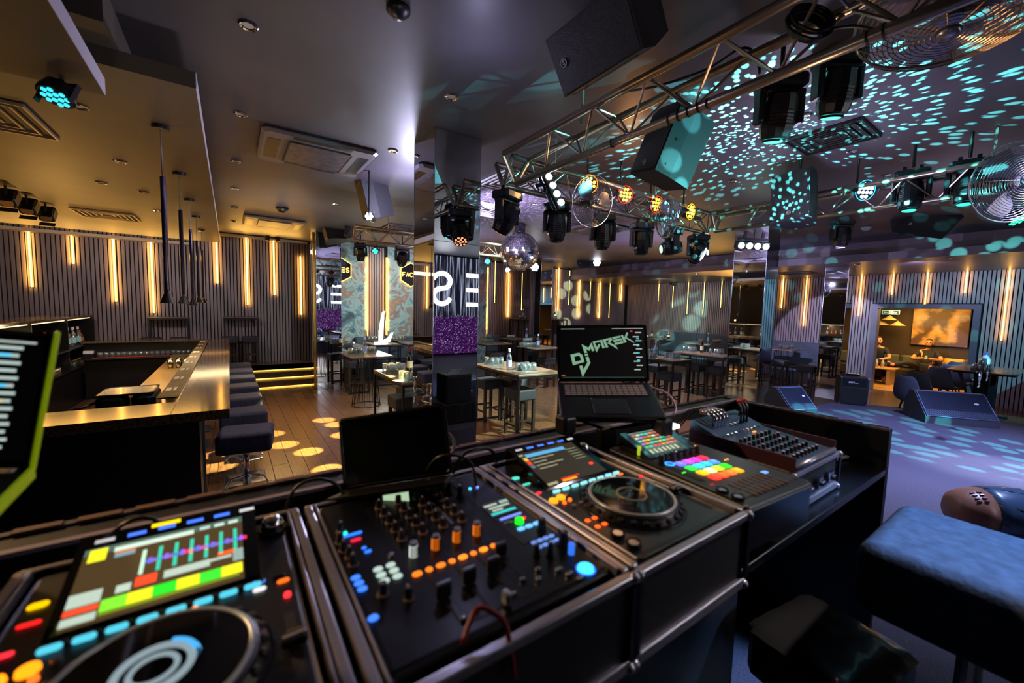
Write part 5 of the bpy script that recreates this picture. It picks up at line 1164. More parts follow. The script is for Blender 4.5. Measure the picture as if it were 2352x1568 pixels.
# ---- light fixtures
def mhead(top, pan, tilt, label, lens='dark', s=1.0, lc='#ffffff', ls=6, hang=None):
    """moving head hanging from `top`; pan: compass of the yoke, tilt: from straight down"""
    t = thing('moving_head', label, 'moving head', tuple(top), radians(pan))
    mb = MB(); mb.bb(-.13*s, .13*s, -.10*s, .10*s, -.11*s, -.03*s, .02*s); part('base', mb, m_dev, t)
    for q in (-.06*s, .06*s): part('clamp', MB().cb(q, 0, -.007*s, .03*s, .04*s, .045*s), m_gearm, t)
    zt_ = (hang or (ZC if top[2] > 3.3 or abs(top[0]-5.36) > .3 and abs(top[1]-3.14) > .3 else TZL-.02)); 
    if zt_-top[2] > .03: part('hanger', MB().cyl((0, 0, 0), (0, 0, zt_-top[2]), .013, n=8), m_black, t)
    mb = MB()
    for sx in (-1, 1): mb.bb(sx*.125*s-.022*s, sx*.125*s+.022*s, -.045*s, .045*s, -.32*s, -.111*s, .012*s)
    mb.bb(-.145*s, .145*s, -.05*s, .05*s, -.14*s, -.1105*s, .01*s); part('yoke', mb, m_dev, t)
    R_ = Matrix.Translation((0, 0, -.27*s)) @ Matrix.Rotation(radians(tilt), 4, 'X')
    mb = MB(); mb.T = R_; mb.smooth = False; mb.lathe([(.05*s, .14*s), (.085*s, .12*s), (.098*s, .03*s), (.098*s, -.08*s), (.085*s, -.13*s), (.07*s, -.14*s)], 12); h = part('head', mb, m_dev, t)
    mb = MB(); mb.T = R_
    for k in range(5): mb.torus(.0985*s, .003*s, 16, 4, (0, 0, (.02-.02*k)*s))
    g = part('cooling_fins', mb, m_black, h); g['kind'] = 'stuff'
    mb = MB(); mb.T = R_
    if lens == 'leds':
        part('lens_plate', MB_T(R_).cyl((0, 0, -.141*s), (0, 0, -.15*s), .082*s, n=20), m_glass, h)
        for r, n in ((.025, 4), (.06, 9)):
            for k in range(n): a = 2*pi*k/n; mb.cyl((r*s*cos(a), r*s*sin(a), -.1505*s), (r*s*cos(a), r*s*sin(a), -.154*s), .014*s, n=10)
        part('led_lenses', mb, E(lc, ls), h)
    elif lens == 'beam':
        mb.cyl((0, 0, -.141*s), (0, 0, -.155*s), .055*s, n=20); part('lens', mb, E(lc, ls), h); part('lens_ring', MB_T(R_).torus(.062*s, .008*s, 20, 6, (0, 0, -.15*s)), m_gearm, h)
    else:
        mb.cyl((0, 0, -.141*s), (0, 0, -.15*s), .06*s, n=20); part('lens', mb, m_glass, h)
    return t
def MB_T(T): m_ = MB(); m_.T = T; return m_
def par(pos, d, label, c, s=1.0, es=5, rim=None):
    t = thing('par_lamp', label, 'par lamp', tuple(pos), rot=aim(d))
    mb = MB(); mb.lathe([(.04*s, -.10*s), (.075*s, -.08*s), (.09*s, -.02*s), (.09*s, 0), (.082*s, .004*s)], 20); part('housing', mb, m_dev, t)
    part('yoke', MB().cb(.10*s, 0, -.03*s, .006, .03*s, .14*s).cb(-.10*s, 0, -.03*s, .006, .03*s, .14*s).cb(0, 0, -.10*s, .206*s, .03*s, .006), m_black, t)
    mt = E(c, es)
    for x, y in [(-.018, -.054), (.018, -.054), (-.054, -.018), (-.018, -.018), (.018, -.018), (.054, -.018), (-.054, .018), (-.018, .018), (.018, .018), (.054, .018), (-.018, .054), (.018, .054)]:
        part('led_lens', MB().cyl((x*s, y*s, .004*s), (x*s, y*s, .010*s), .0145*s, n=10), mt, t)
    inv = t.rotation_euler.to_matrix().inverted(); zt_ = (3.10 if pos[1] < -5 else (3.32 if pos[0] < -.14 and pos[2] < 3.3 else ZC)); part('hanger', MB().cyl((0, 0, -.1*s), Vector((0, 0, -.1*s))+inv @ Vector((0, 0, zt_-pos[2]-.02)), .010, n=6), m_black, t)
    if rim: part('glow_rim', MB().torus(.088*s, .004*s, 24, 6, (0, 0, .004*s)), E(rim, 2.5), t)
    return t
def speaker(c, front, up, label, w=.34, h=.56, dp=.36, name='speaker_cabinet', top=None, kd=.62):
    F_ = Vector(front).normalized(); Zv = (Vector(up)-F_*Vector(up).dot(F_)).normalized(); Y = -F_; X = Y.cross(Zv)
    m = Matrix((X, Y, Zv)).transposed()
    t = thing(name, label, 'speaker', tuple(c), rot=m.to_euler())
    k = w*kd/2; out = [(-w/2, -dp/2), (w/2, -dp/2), (w/2, -dp*.1), (k, dp/2), (-k, dp/2), (-w/2, -dp*.1)]
    part('cabinet', MB().prism(out, -h/2, h/2), M('cabinet_black', '#1c1c22', .6, noise=(90, '#24242b')), t)
    part('grille', MB().box(-w/2+.008, w/2-.008, -dp/2-.008, -dp/2-.001, -h/2+.012, h/2-.012), M('grille_black', '#0d0d11', .55, bump=(260, .6)), t)
    part('badge', MB().cyl((0, -dp/2-.0085, -h*.36), (0, -dp/2-.011, -h*.36), .021, n=20), m_black, t)
    mb = MB(); mb.T = Matrix.Translation((0, -dp/2-.0115, -h*.36)) @ Matrix.Rotation(pi/2, 4, 'X'); mb.torus(.019, .0018, 24, 5)
    sh_ = Matrix.Translation((-.0125, -.006, .0)); T0 = mb.T; mb.T = T0 @ sh_; word(mb, 'RCf', .012, .0022, .78, z0=0, z1=.001); part('badge_mark', mb, m_white, t)
    for sz in (-.36, 0, .36): part('bolt', MB().cyl((w/2*.98, -dp*.3, sz*h), (w/2+.004, -dp*.3, sz*h), .009, n=8), m_black, t)
    if top is not None:
        inv = m.inverted(); p = inv @ (Vector(top)-Vector(c)); mb = MB(); mb.cyl((0, .02, h*.3), p, .014, n=8); part('bracket', mb, m_black, t)
    return t
cr, cu, cf = _r, _u, _f
c = P(1395, 95, d=2.2); speaker(c, (-.80, -.15, -.45), (.15, -1, .12), 'black wedge-shaped ceiling speaker at the top centre of the photo, round badge',   .30, .50, .34, top=(c.x+.1, c.y, ZC))
c = P(1545, 342, d=3.0); speaker(c, -.85*cr+.25*cu-.35*cf, .50*cr+.85*cu-.1*cf, 'hanging speaker speckled with teal dots inside the truss square', .31, .48, .34, top=(c.x, c.y, ZC), kd=.8)
c = P(1832, 460, d=4.3); speaker(c, -.80*cr+.05*cu-.55*cf, .45*cr+.80*cu+.3*cf, 'hanging speaker on the right truss with brown lit underside', .36, .50, .40, top=(c.x, c.y, ZC))
c = P(862, 455, d=5.6); speaker(c, -.75*cr-.25*cu-.45*cf, .30*cr+.9*cu, 'ceiling speaker beside the bright white lamp left of the central pillar', .34, .52, .36, top=(c.x, c.y, ZC))
c = P(766, 527, d=9.0); speaker(c, -.75*cr-.2*cu-.5*cf, -.35*cr+.9*cu, 'blue-lit ceiling speaker above the gold-edged mirror pillar', .36, .56, .40, top=(c.x, c.y, ZC))
c = P(693, 564, d=11.2); speaker(c, -.75*cr-.3*cu-.4*cf, -.55*cr+.85*cu, 'small speaker on the slat wall above the steps', .36, .56, .38, top=(c.x, 12.3, c.z))
c = P(1348, 602, d=13.5); speaker(c, -.2*cr-.1*cu-.9*cf, .95*cr+.2*cu, 'distant ceiling speaker beside the small bright lamp', .36, .62, .34, top=(c.x, c.y, ZC))
c = P(2122, 505, d=6.6); speaker(c, -.2*cr-.75*cu-.6*cf, cr, 'wide grey-grilled ceiling speaker right of the mirror pillar', .42, .72, .30, top=(c.x, c.y, ZC))
# heads on the cross truss (y=3.14) and corners
def on(px, py, y=None, x=None, d=None): return P(px, py, y=y, x=x, d=d)
mhead(on(1166, 433, y=3.12), 20, 35, 'moving head with orange-ringed lens above the mirror ball', 'leds', .95, '#ff9868', 2.2)
mhead(on(1280, 462, y=3.14), -30, 0, 'moving head seen from behind, first right of the mirror ball', s=.95)
mhead(on(1386, 487, y=3.14), -30, 0, 'moving head seen from behind, below the larger middle fan', s=.95)
mhead(on(1475, 507, y=3.14), -20, 0, 'moving head seen from behind, left of the smaller fan', s=.95)
mhead(on(1545, 524, y=3.14), 60, 80, 'moving head turned sideways with pale lens under the smaller fan', 'beam', .9, '#b8e0c8', 1.5)
mhead(on(1605, 535, y=3.14), -35, 50, 'moving head with glowing pink-white led face at the truss corner', 'leds', .95, '#ffb8a0', 5)
mhead(on(1795, 168, d=2.5), -35, 12, 'near moving head with teal lens, left of the pair below the truss', 'beam', .95, '#48e8c8', 2.5)
mhead(on(1930, 112, d=2.5), -35, 12, 'near moving head with teal lens, right of the pair below the truss', 'beam', .95, '#48e8c8', 2.5)
mhead(on(2098, 385, x=5.36), 100, 6, 'dark finned moving head on the right truss, beside the blue lamp', 'beam', .95, '#30d8b0', 2)
mhead(on(2228, 362, x=5.36), 100, 6, 'dark finned moving head on the right truss, beside the right fan', 'beam', .95, '#30d8b0', 2)
c = on(1936, 500, d=7.0); mhead((c.x, c.y, c.z), -35, 0, 'wash light pointing straight down above the right slats', 'beam', 1.2, '#c0b0ff', 5)
c = on(828, 556, d=9.2); mhead(c, -20, 20, 'distant moving head with cluster lens before the mural, left', 'leds', 1.0, '#e0d8ff', 4)
c = on(924, 562, d=9.2); mhead(c, -10, 40, 'distant moving head with bright lens before the mural, right', 'beam', 1.15, '#d8fff0', 6)
c = on(800, 505, d=8.6); mhead(c, 60, 10, 'dim moving head above the gold-edged pillar', s=.9)
# blinders with four lamps
def blinder(c, along, face, label, s=1.0, star=8):
    A = Vector(along).normalized(); Fd = (Vector(face)-A*Vector(face).dot(A)).normalized(); Z_ = A.cross(Fd); m = Matrix((A, -Fd, Z_)).transposed()
    if m.determinant() < 0: m = Matrix((A, -Fd, -Z_)).transposed()
    t = thing('four_lamp_bar', label, 'light bar', tuple(c), rot=m.to_euler())
    mb = MB(); mb.bb(-.26*s, .26*s, -.04*s, .06*s, -.06*s, .06*s, .02*s); part('housing', mb, m_dev, t)
    part('bracket', MB().box(-.24*s, .24*s, 0, .02*s, .07*s, .11*s).box(-.16*s, -.12*s, 0, .02*s, .11*s, .2*s).box(.12*s, .16*s, 0, .02*s, .11*s, .2*s), m_gearm, t)
    inv = t.rotation_euler.to_matrix().inverted(); part('hanger', MB().cyl((0, 0, .1*s), Vector((0, 0, .1*s))+inv @ Vector((0, 0, max(.05, (ZC if c[0] > 5.6 else TZL)-c[2]-.02))), .012, n=6), m_black, t)
    for k in range(4):
        mb = MB(); mb.cyl((-.19*s+.127*s*k, -.041*s, -.01), (-.19*s+.127*s*k, -.052*s, -.01), .045*s, n=16); part('lamp_face', mb, E('#f0fff4', star), t)
    return t
c = P(1728, 563, d=6.3); blinder(c, cr-.05*cu, -.3*cu-.9*cf, 'four-lamp bar with star-bright white lamps on the right pillar', 1.0, 12)
c = P(1270, 440, y=3.0); blinder(c, -.35*cr+.8*cu+.1*cf, .4*cr-.3*cu-.8*cf, 'slanting four-lamp bar at the truss corner above the ball', .72, 7)
# star-bright lamps
for px, py, d, r, lab in ((848, 497, 5.0, .05, 'dazzling white lamp under the ceiling speaker left of the pillar'), (1371, 603, 13.2, .12, 'small dazzling white lamp high in the distance'), (1228, 613, 10.5, .11, 'dazzling white lamp just right of the mirror ball'), (1166, 620, 10.5, .06, 'green-white lamp just left of the mirror ball')):
    c = P(px, py, d=d); t = thing('pin_spot', lab, 'lamp', tuple(c), rot=aim(-_f))
    mb = MB(); mb.lathe([(r*.7, -.14), (r*1.15, -.02), (r*1.15, 0)], 16); part('housing', mb, m_dev, t)
    for k in range(7):
        a = 2*pi*k/6; q = 0 if k == 6 else r*.62; part('led_lens', MB().cyl((q*cos(a), q*sin(a), .001), (q*cos(a), q*sin(a), .01), r*.36, n=10), E('#f4f4ff', 14), t)
    inv = Vector((0, 0, ZC-c.z)); mb = MB(); mb.T = aim(-_f).to_matrix().inverted().to_4x4(); mb.cyl((0, 0, 0), inv, .012, n=6); part('hanger', mb, m_black, t)
# par cans
dirs = -.9*cf-.25*cu-.25*cr
par(P(1352, 423, y=3.0), -.95*cf-.3*cu, 'amber twelve-lens lamp, leftmost on the crosswise truss', '#ffc24a', 1.0, 4.5, '#ff8a10')
par(P(1436, 447, y=3.0), -.9*cf-.25*cu+.3*cr, 'red-amber twelve-lens lamp between the two middle fans', '#ffb030', 1.02, 4, '#ff2a10')
par(P(1508, 470, y=3.0), -.85*cf-.25*cu+.4*cr, 'red-amber twelve-lens lamp left of the smaller fan', '#ffb030', 1.05, 4, '#ff2a10')
par(P(1586, 486, y=3.0), -.8*cf-.25*cu+.6*cr, 'amber twelve-lens lamp seen edge-on, right of the smaller fan', '#ffd040', 1.05, 4, '#ffb010')
par(P(1987, 437, x=5.3), -.95*cf-.3*cu, 'pale blue twelve-lens lamp on the right truss', '#c8f0ff', 1.1, 6, '#2aa8ff')
par(P(128, 222, z=3.0), -.35*cf-.9*cu, 'teal-lit round lamp on the low bar ceiling at the left', '#30b8c8', .8, 2)
par(P(1120, 600, d=9.6), -.8*cf-.5*cu, 'tiny teal lamp before the mural edge', '#30f0c8', .9, 4)
par(P(862, 576, d=10.2), -.8*cf-.5*cu, 'tiny teal lamp on the slats between the mural panels', '#30f0c8', 1.0, 4)
par(P(2336, 506, d=6.0), -.5*cf-.85*cu, 'green lamp under the right fan at the photo edge', '#30ffa0', 1.3, 3)
# small theatre spots
for px, py, d, lab in ((15, 465, 3.12, 'first'), (62, 484, 3.12, 'second'), (106, 501, 3.12, 'third')):
    c = P(px, py, z=d); t = thing('theatre_spot', 'small black spotlight under the bar ceiling, %s from the left' % lab, 'spotlight', tuple(c), rot=aim(.35*cr-.75*cu-.5*cf))
    part('housing', MB().bb(-.08, .08, -.07, .07, -.2, 0, .02), m_dev, t); part('lens', MB().cyl((0, 0, .001), (0, 0, .008), .06, n=14), M('lens_warm', '#caa070', .15, .3), t)
    for k in (-1, 1): part('barn_door', MB().box(-.08, .08, k*.08-.003, k*.08+.003, 0, .07), m_black, t)
    mb = MB(); mb.T = t.rotation_euler.to_matrix().inverted().to_4x4(); mb.cyl((0, 0, .02), (0, 0, max(.05, 3.32-c.z)), .012, n=6); part('hanger', mb, m_black, t)
for px, py, kw, lab in ((626, 546, dict(y=11.9), 'black twin spot in front of the seventh light strip'), (1311, 612, dict(y=11.9), 'distant twin spot above the far wall strips'), (1543, 650, dict(x=14.3), 'small black spot under the right soffit')):
    c = P(px, py, **kw); t = thing('twin_spot', lab, 'spotlight', tuple(c)); part('bar', MB().cb(0, 0, .06, .3, .04, .04), m_black, t); part('hanger', MB().cyl((0, 0, .08), (0, 0, (3.2 if c.x > 11 else ZC)-c.z), .012, n=6), m_black, t)
    for k in (-1, 1): mb = MB(); mb.cyl((k*.1, 0, .05), (k*.12, -.05, -.10), .05, n=10); part('can', mb, m_dev, t)
# ---- fans
def fan(c, face, R, label, mat=None, rear=.10):
    t = thing('wire_fan', label, 'fan', tuple(c), rot=aim(face)); mw_ = mat or m_chrome
    for side, dz in (('front', 1), ('rear', -1)):
        mb = MB(); n = 18
        for k in range(3, n+1): r = R*k/n; mb.torus(r, R*.006, 36, 4, (0, 0, dz*R*.30*sqrt(max(0, 1-(r/R)**2))))
        for k in range(8):
            a = 2*pi*k/8; mb.tube([(r*cos(a), r*sin(a), dz*R*.30*sqrt(max(0, 1-(r/R)**2))) for r in (R*.15, R*.4, R*.65, R*.85, R*.995)], R*.006, 4)
        g = part(side+'_guard', mb, mw_, t, kind='stuff')
    part('rim', MB().torus(R, R*.018, 48, 6), mw_, t)
    mb = MB(); mb.smooth = True; mb.cyl((0, 0, R*.28), (0, 0, R*.33), R*.13, R*.10, 20); part('badge', mb, m_silver, t)
    mb = MB(); mb.cyl((0, 0, -R*.55), (0, 0, -R*.1), R*.20, R*.17, 16); part('motor', mb, m_dev, t)
    mb = MB(); mb.cyl((0, 0, -R*.1), (0, 0, R*.12), R*.12, n=16); part('hub', mb, m_silver, t)
    for k in range(3):
        a0 = 2*pi*k/3; vs = []
        for u in range(6):
            for v in range(5):
                r = R*(.1+.78*u/5); a = a0+(.20+.42*sin(pi*u/6))*(v/4-.2)*1.6; vs.append((r*cos(a), r*sin(a), R*.14*(v/4-.5)*-1))
        fs = [(u*5+v, u*5+v+1, (u+1)*5+v+1, (u+1)*5+v) for u in range(5) for v in range(4)]
        mb = MB(); mb.smooth = True; mb.add(vs, fs); part('blade', mb, M('fan_blade', '#9a94a0', .35, .6), t)
    inv = t.rotation_euler.to_matrix().inverted(); mb = MB(); mb.cyl((0, 0, -R*.4), Vector((0, 0, -R*.4))+inv @ Vector((0, 0, max(.1, TZL-c[2]))), .014, n=8); part('bracket', mb, m_black, t)
    return t
fan(P(2185, 28, d=1.62), -.05*cf-.97*cu-.18*cr, .30, 'large chrome wire fan at the top right corner', M('fan_brass', '#b79a74', .25, 1))
fan(P(1361, 463, y=2.95), -.8*cf-.25*cu+.42*cr, .245, 'larger wire fan on the crosswise truss, below the amber lamp')
fan(P(1533, 498, y=2.95), -.7*cf-.2*cu+.65*cr, .245, 'smaller-looking wire fan on the crosswise truss, right of the red lamps')
fan(P(2330, 418, x=5.05), -.95*cf-.2*cu-.15*cr, .30, 'wire fan with grey blades at the right photo edge', M('fan_white', '#b8b4bc', .3, .8))
# ---- mirror ball
c = P(1193, 578, d=7.75); RB = .37
t = thing('mirror_ball', 'large mirror ball hanging between the pillar and the amber lamps', 'mirror ball', tuple(c))
m_tile = M('mirror_tile', (.95, .93, 1), .12, 1)
N1 = 30; mb = MB(); stuff2 = MB(); npart = 0; first = None; jr = random.Random(9)
part('core', MB().lathe([(.0, -RB*.98)]+[(RB*.975*sin(pi*k/24), -RB*.975*cos(pi*k/24)) for k in range(1, 24)]+[(0, RB*.98)], 32), m_gearm, t)
for i in range(N1):
    ph = pi*(i+.5)/N1; n = max(4, int(2*N1*sin(ph)))
    for j in range(n):
        a = 2*pi*(j+.5*(i % 2))/n; dph = pi/N1*.45; da = 2*pi/n*.45; tl_ = Vector((jr.uniform(-.09, .09), jr.uniform(-.09, .09), jr.uniform(-.09, .09)))
        q = []
        for sp_, sa in ((-1, -1), (-1, 1), (1, 1), (1, -1)):
            p, b2 = ph+sp_*dph, a+sa*da; q.append(Vector((sin(p)*cos(b2), sin(p)*sin(b2), cos(p)))*RB)
        nrm = (q[0]+q[2]).normalized(); ctr = (q[0]+q[2])/2
        q = [v+nrm*((v-ctr).dot(tl_)) for v in q]; stuff2.quad(q[0], q[3], q[2], q[1])
part('mirror_tiles', stuff2, m_tile, t, kind='stuff')
part('motor', MB().cb(0, 0, ZC-c.z-.10, .16, .12, .16), m_dev, t); mb = MB(); mb.cyl((0, 0, RB*.97), (0, 0, ZC-c.z-.18), .008, n=6); part('chain', mb, m_chrome, t)
part('top_cap', MB().cyl((0, 0, RB*.96), (0, 0, RB*1.06), .05, n=12), m_chrome, t)
# ---- ceiling boxes
m_ac = M('ac_panel', '#5f5a5c', .45); m_grl = M('grille_dark', '#131114', .6)
def cassette(x0, x1, y0, y1, z, label):
    t = thing('ceiling_cassette', label, 'air conditioner', ((x0+x1)/2, (y0+y1)/2, z)); a, b2 = (x1-x0)/2, (y1-y0)/2
    part('panel', MB().bb(-a, a, -b2, b2, -.05, -.001, .04), m_ac, t); part('intake_grille', MB().bb(-a*.55, a*.55, -b2*.68, b2*.68, -.062, -.051, .02), M('intake', '#4c464e', .4, noise=(14, '#1c1a20')), t)
    for q in ((-a*.5, a*.5, -b2*.93, -b2*.80), (-a*.5, a*.5, b2*.80, b2*.93), (-a*.88, -a*.68, -b2*.6, b2*.6), (a*.68, a*.88, -b2*.6, b2*.6)): part('air_slot', MB().box(*q, -.0525, -.0505), m_black, t)
    return t
cassette(.28, 1.36, 4.5, 5.5, ZC, 'large ceiling air cassette left of the central pillar')
cassette(.26, 1.32, 9.2, 10.3, ZC, 'smaller-looking ceiling cassette in front of the bar back wall')
c = P(1370, 523, z=ZC); cassette(c.x-.5, c.x+.5, c.y-.5, c.y+.5, ZC, 'ceiling cassette behind the middle moving heads')
def vent(x0, x1, y0, y1, z, label, mt=None):
    t = thing('ceiling_vent', label, 'vent', ((x0+x1)/2, (y0+y1)/2, z)); a, b2 = (x1-x0)/2, (y1-y0)/2
    part('backing', MB().box(-a, a, -b2, b2, -.006, -.001), m_grl, t)
    for k in range(5):
        f = 1-.19*k; w = .014
        mb = MB(); X_, Y_ = a*f, b2*f; z0, z1 = -.028+.003*k, -.007
        mb.box(-X_, X_, -Y_, -Y_+w, z0, z1).box(-X_, X_, Y_-w, Y_, z0, z1).box(-X_, -X_+w, -Y_+w, Y_-w, z0, z1).box(X_-w, X_, -Y_+w, Y_-w, z0, z1); part('louvre_ring', mb, mt or m_ac, t)
    return t
m_vw = M('vent_warm', '#9a8468', .4)
vent(4.27, 4.82, 1.22, 1.80, ZC, 'dark ceiling vent amid the teal light dots', m_grl)
vent(-1.95, -1.13, 4.32, 5.05, 3.32, 'bronze ceiling vent at the left photo edge', m_vw)
vent(-1.9, -1.2, 8.7, 9.4, 3.32, 'bronze ceiling vent over the bar in the distance', m_vw)
c = P(1178, 417, z=ZC); vent(c.x-.35, c.x+.4, c.y-.4, c.y+.4, ZC, 'white slatted vent behind the truss corner', m_white)
c = P(1118, 480, z=ZC); vent(c.x-.4, c.x+.4, c.y-.4, c.y+.4, ZC, 'pale vent just right of the central pillar', m_white)
c = P(925, 525, z=ZC); vent(c.x-.4, c.x+.4, c.y-.4, c.y+.4, ZC, 'dark vent above the distant truss')
c = P(1835, 627, z=3.2); vent(c.x-.4, c.x+.4, c.y-.4, c.y+.4, 3.2, 'dark vent under the right soffit')
t = thing('downlight', 'x', 'downlight'); mb = MB(); mb.lathe([(.026, -.001), (.045, -.001), (.047, -.006), (.040, -.012), (.030, -.008), (.026, -.003)], 20); part('ring', mb, m_chrome, t); part('bulb', MB().cyl((0, 0, -.001), (0, 0, -.004), .026, n=14), M('bulb_off', '#c8c0b0', .2), t)
PD = Proto(t)
for px, py, z, w in ((570, 57, ZC, 'nearest, in the grey ceiling'), (553, 261, ZC, 'left of the large air cassette'), (543, 370, ZC, 'third beside the slab edge'), (540, 433, ZC, 'fourth beside the slab edge'), (538, 476, ZC, 'fifth beside the slab edge'), (536, 507, ZC, 'last beside the slab edge'), (903, 345, ZC, 'right of the large air cassette'), (1037, 221, ZC, 'right of the top of the central pillar'), (772, 468, ZC, 'above the blue speaker'), (275, 370, 3.32, 'over the bar, nearest'), (233, 418, 3.32, 'over the bar, second'), (330, 440, 3.32, 'over the bar, third'), (363, 484, 3.32, 'over the bar, fourth'), (180, 243, 3.32, 'beside the teal round lamp'), (1226, 468, ZC, 'on the violet dotted ceiling'), (1682, 415, ZC, 'right of the dotted speaker'), (1850, 265, ZC, 'left of the dark vent'), (1960, 346, ZC, 'below the dark vent'), (2037, 402, ZC, 'above the right truss'), (1862, 518, ZC, 'under the right truss'), (1815, 620, 3.2, 'in the soffit left of the slim pillar'), (1970, 606, 3.2, 'in the soffit right of the slim pillar'), (2180, 592, 3.2, 'in the soffit above the doorway'), (1600, 628, 3.2, 'in the soffit left of the right pillar')):
    a = P(px, py, z=z); PD.at((a.x, a.y, z), 0, 'small chrome recessed downlight, ' + w, scale=1.15)
for px, py, z, r, w in ((915, 18, ZC, .065, 'dark ceiling detector at the top edge'), (648, 477, ZC, .10, 'black dome sensor before the bar wall'), (1990, 521, ZC, .08, 'white round detector beyond the right truss'), (1163, 517, ZC, .07, 'small dome camera above the mirror ball'), (345, 553, 3.32, .10, 'white dome camera at the bar cove')):
    a = P(px, py, z=z); mb = MB(); mb.smooth = True; mb.lathe([(0, -r*.9), (r*.5, -r*.8), (r*.8, -r*.5), (r, -.02), (r, -.001)], 18); solo('dome_sensor', mb, m_black if 'dark' in w or 'black' in w else m_white, w, 'sensor', (a.x, a.y, z))
# ---- pendants over the bar
for k, (y, px, pb) in enumerate(((4.19, 388, 696), (5.57, 425, 697), (6.9, 445, 701), (8.19, 458, 694), (9.67, 468, 695))):
    zb = P(px, pb, y=y).z; h = 3.32-zb
    t = thing('pendant_lamp', 'slim black rod pendant with cone tip over the bar, %s' % ('nearest', 'second', 'third', 'fourth', 'farthest')[k], 'pendant lamp', (-.40, y, zb), group='cone pendants over the bar')
    part('cone', MB().lathe([(.052, 0), (.05, .002), (.012, .10)], 20).lathe([(.046, .001), (.01, .09)], 20), m_dev, t)
    part('rod', MB().cyl((0, 0, .10), (0, 0, h*.72), .018, n=14), M('rod_black', '#4a4458', .2, .8), t)
    part('stem', MB().cyl((0, 0, h*.72), (0, 0, h-.03), .005, n=8), m_chrome, t)
    part('ceiling_rose', MB().cyl((0, 0, h-.03), (0, 0, h-.001), .055, n=24), m_dev, t)
# ---- cable coil on the near truss
c = P(1858, 60, d=1.75)
t = thing('cable_coil', 'coil of black cable tied to the near truss', 'cable', tuple(c), rot=aim(-_f+.4*_u))
for k in range(7):
    mb = MB(); mb.smooth = True; mb.torus(.075+.007*(k % 4), .006, 36, 6, (0, .002*k, .008*k-.02)); part('loop', mb, m_black, t)
def wire(label, pts, r=.007): return cable(label, pts, r, m_black)
wire('black cable running along the near truss towards the coil', [P(1410, 212, d=2.7), P(1500, 200, d=2.5), P(1620, 160, d=2.3), P(1700, 112, d=2.1), P(1735, 125, d=2.1), P(1745, 170, d=2.1)])
wire('black cable from the coil towards the near fan', [P(1890, 70, d=1.75), P(1960, 60, d=1.7), P(2030, 70, d=1.65), P(2100, 55, d=1.6)])
wire('drooping cables at the truss corner above the ball', [P(1262, 380, y=3.1), P(1250, 430, y=3.05), P(1262, 460, y=3.05), P(1285, 440, y=3.1)], .006)
# ================================================================ stage things, lounge, people
def wedge(c, rz, label, s=1.0, w=.62, grill=None):
    t = thing('stage_monitor', label, 'floor monitor', (c[0], c[1], .45), rz)
    w *= s; d = .52*s; h = .42*s   # faces -Y: sloping grille
    prof = [(-d/2, 0), (d/2, 0), (d/2, h*.55), (d*.28, h), (d*.10, h), (-d/2, h*.22)]
    mb = MB(); n = len(prof); vs = [(-w/2, y, z) for y, z in prof]+[(w/2, y, z) for y, z in prof]
    mb.add(vs, [tuple(range(n)), tuple(range(2*n-1, n-1, -1))]+[(i, n+i, n+(i+1) % n, (i+1) % n) for i in range(n)])
    part('cabinet', mb, M('wedge_paint', '#30333e', .6, noise=(80, '#3a3e4a')), t)
    a = Vector((0, d*.10, h)); b_ = Vector((0, -d/2, h*.22)); u = (b_-a).normalized(); nn = Vector((0, u.z, -u.y)); nn = nn if nn.z > 0 else -nn; L = (b_-a).length
    def q(x, v, k): p = a+u*v+nn*k; return (x, p.y, p.z)
    mb = MB(); x0 = w/2-.02
    mb.add([q(-x0, .015, .001), q(x0, .015, .001), q(x0, L-.015, .001), q(-x0, L-.015, .001), q(-x0, .015, .012), q(x0, .015, .012), q(x0, L-.015, .012), q(-x0, L-.015, .012)], [(0,3,2,1),(4,5,6,7),(0,1,5,4),(1,2,6,5),(2,3,7,6),(3,0,4,7)])
    part('grille', mb, M('wedge_grille', '#232838', .4, .5), t)
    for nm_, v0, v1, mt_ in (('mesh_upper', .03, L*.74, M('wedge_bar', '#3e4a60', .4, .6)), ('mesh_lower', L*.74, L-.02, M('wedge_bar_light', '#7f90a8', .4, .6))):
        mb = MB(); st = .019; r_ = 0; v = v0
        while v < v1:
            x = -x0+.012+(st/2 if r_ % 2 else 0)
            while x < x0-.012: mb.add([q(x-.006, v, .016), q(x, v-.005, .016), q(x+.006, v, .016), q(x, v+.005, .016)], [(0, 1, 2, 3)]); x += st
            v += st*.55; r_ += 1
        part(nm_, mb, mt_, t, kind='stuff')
    mb = MB(); mb.smooth = True
    for e0, e1 in ((q(-x0, .012, .014), q(x0, .012, .014)), (q(x0, .012, .014), q(x0, L-.012, .014)), (q(x0, L-.012, .014), q(-x0, L-.012, .014)), (q(-x0, L-.012, .014), q(-x0, .012, .014))): mb.cyl(e0, e1, .007, n=6)
    part('grille_rim', mb, M('wedge_rim', '#6478a0', .4, .3), t)
    mb = MB(); mb.add([q(x0*.62+.028*cos(2*pi*k/14), L*.42+.016*sin(2*pi*k/14), .019) for k in range(14)], [tuple(range(14))]); part('badge', mb, m_white, t)
    for sx in (-1, 1): part('handle_recess', MB().box(sx*w/2-(.002 if sx > 0 else -.0005)*1, sx*w/2+.0015*sx+.002, -.05*s, .05*s, h*.25, h*.40), m_black, t)
    return t
a = P(1815, 925, z=.6); wedge((a.x, a.y), radians(-20), 'wedge floor monitor with striped light on its side beside the right pillar', .95, .55)
a = P(2180, 945, z=.6); wedge((a.x, a.y), radians(-52), 'long blue-lit wedge floor monitor with mesh grille on the right of the stage', 1.05, .82)
wedge((3.15, 1.75), radians(180), 'wedge monitor top just showing over the booth rim, right of the logo laptop', 1.0, .6)
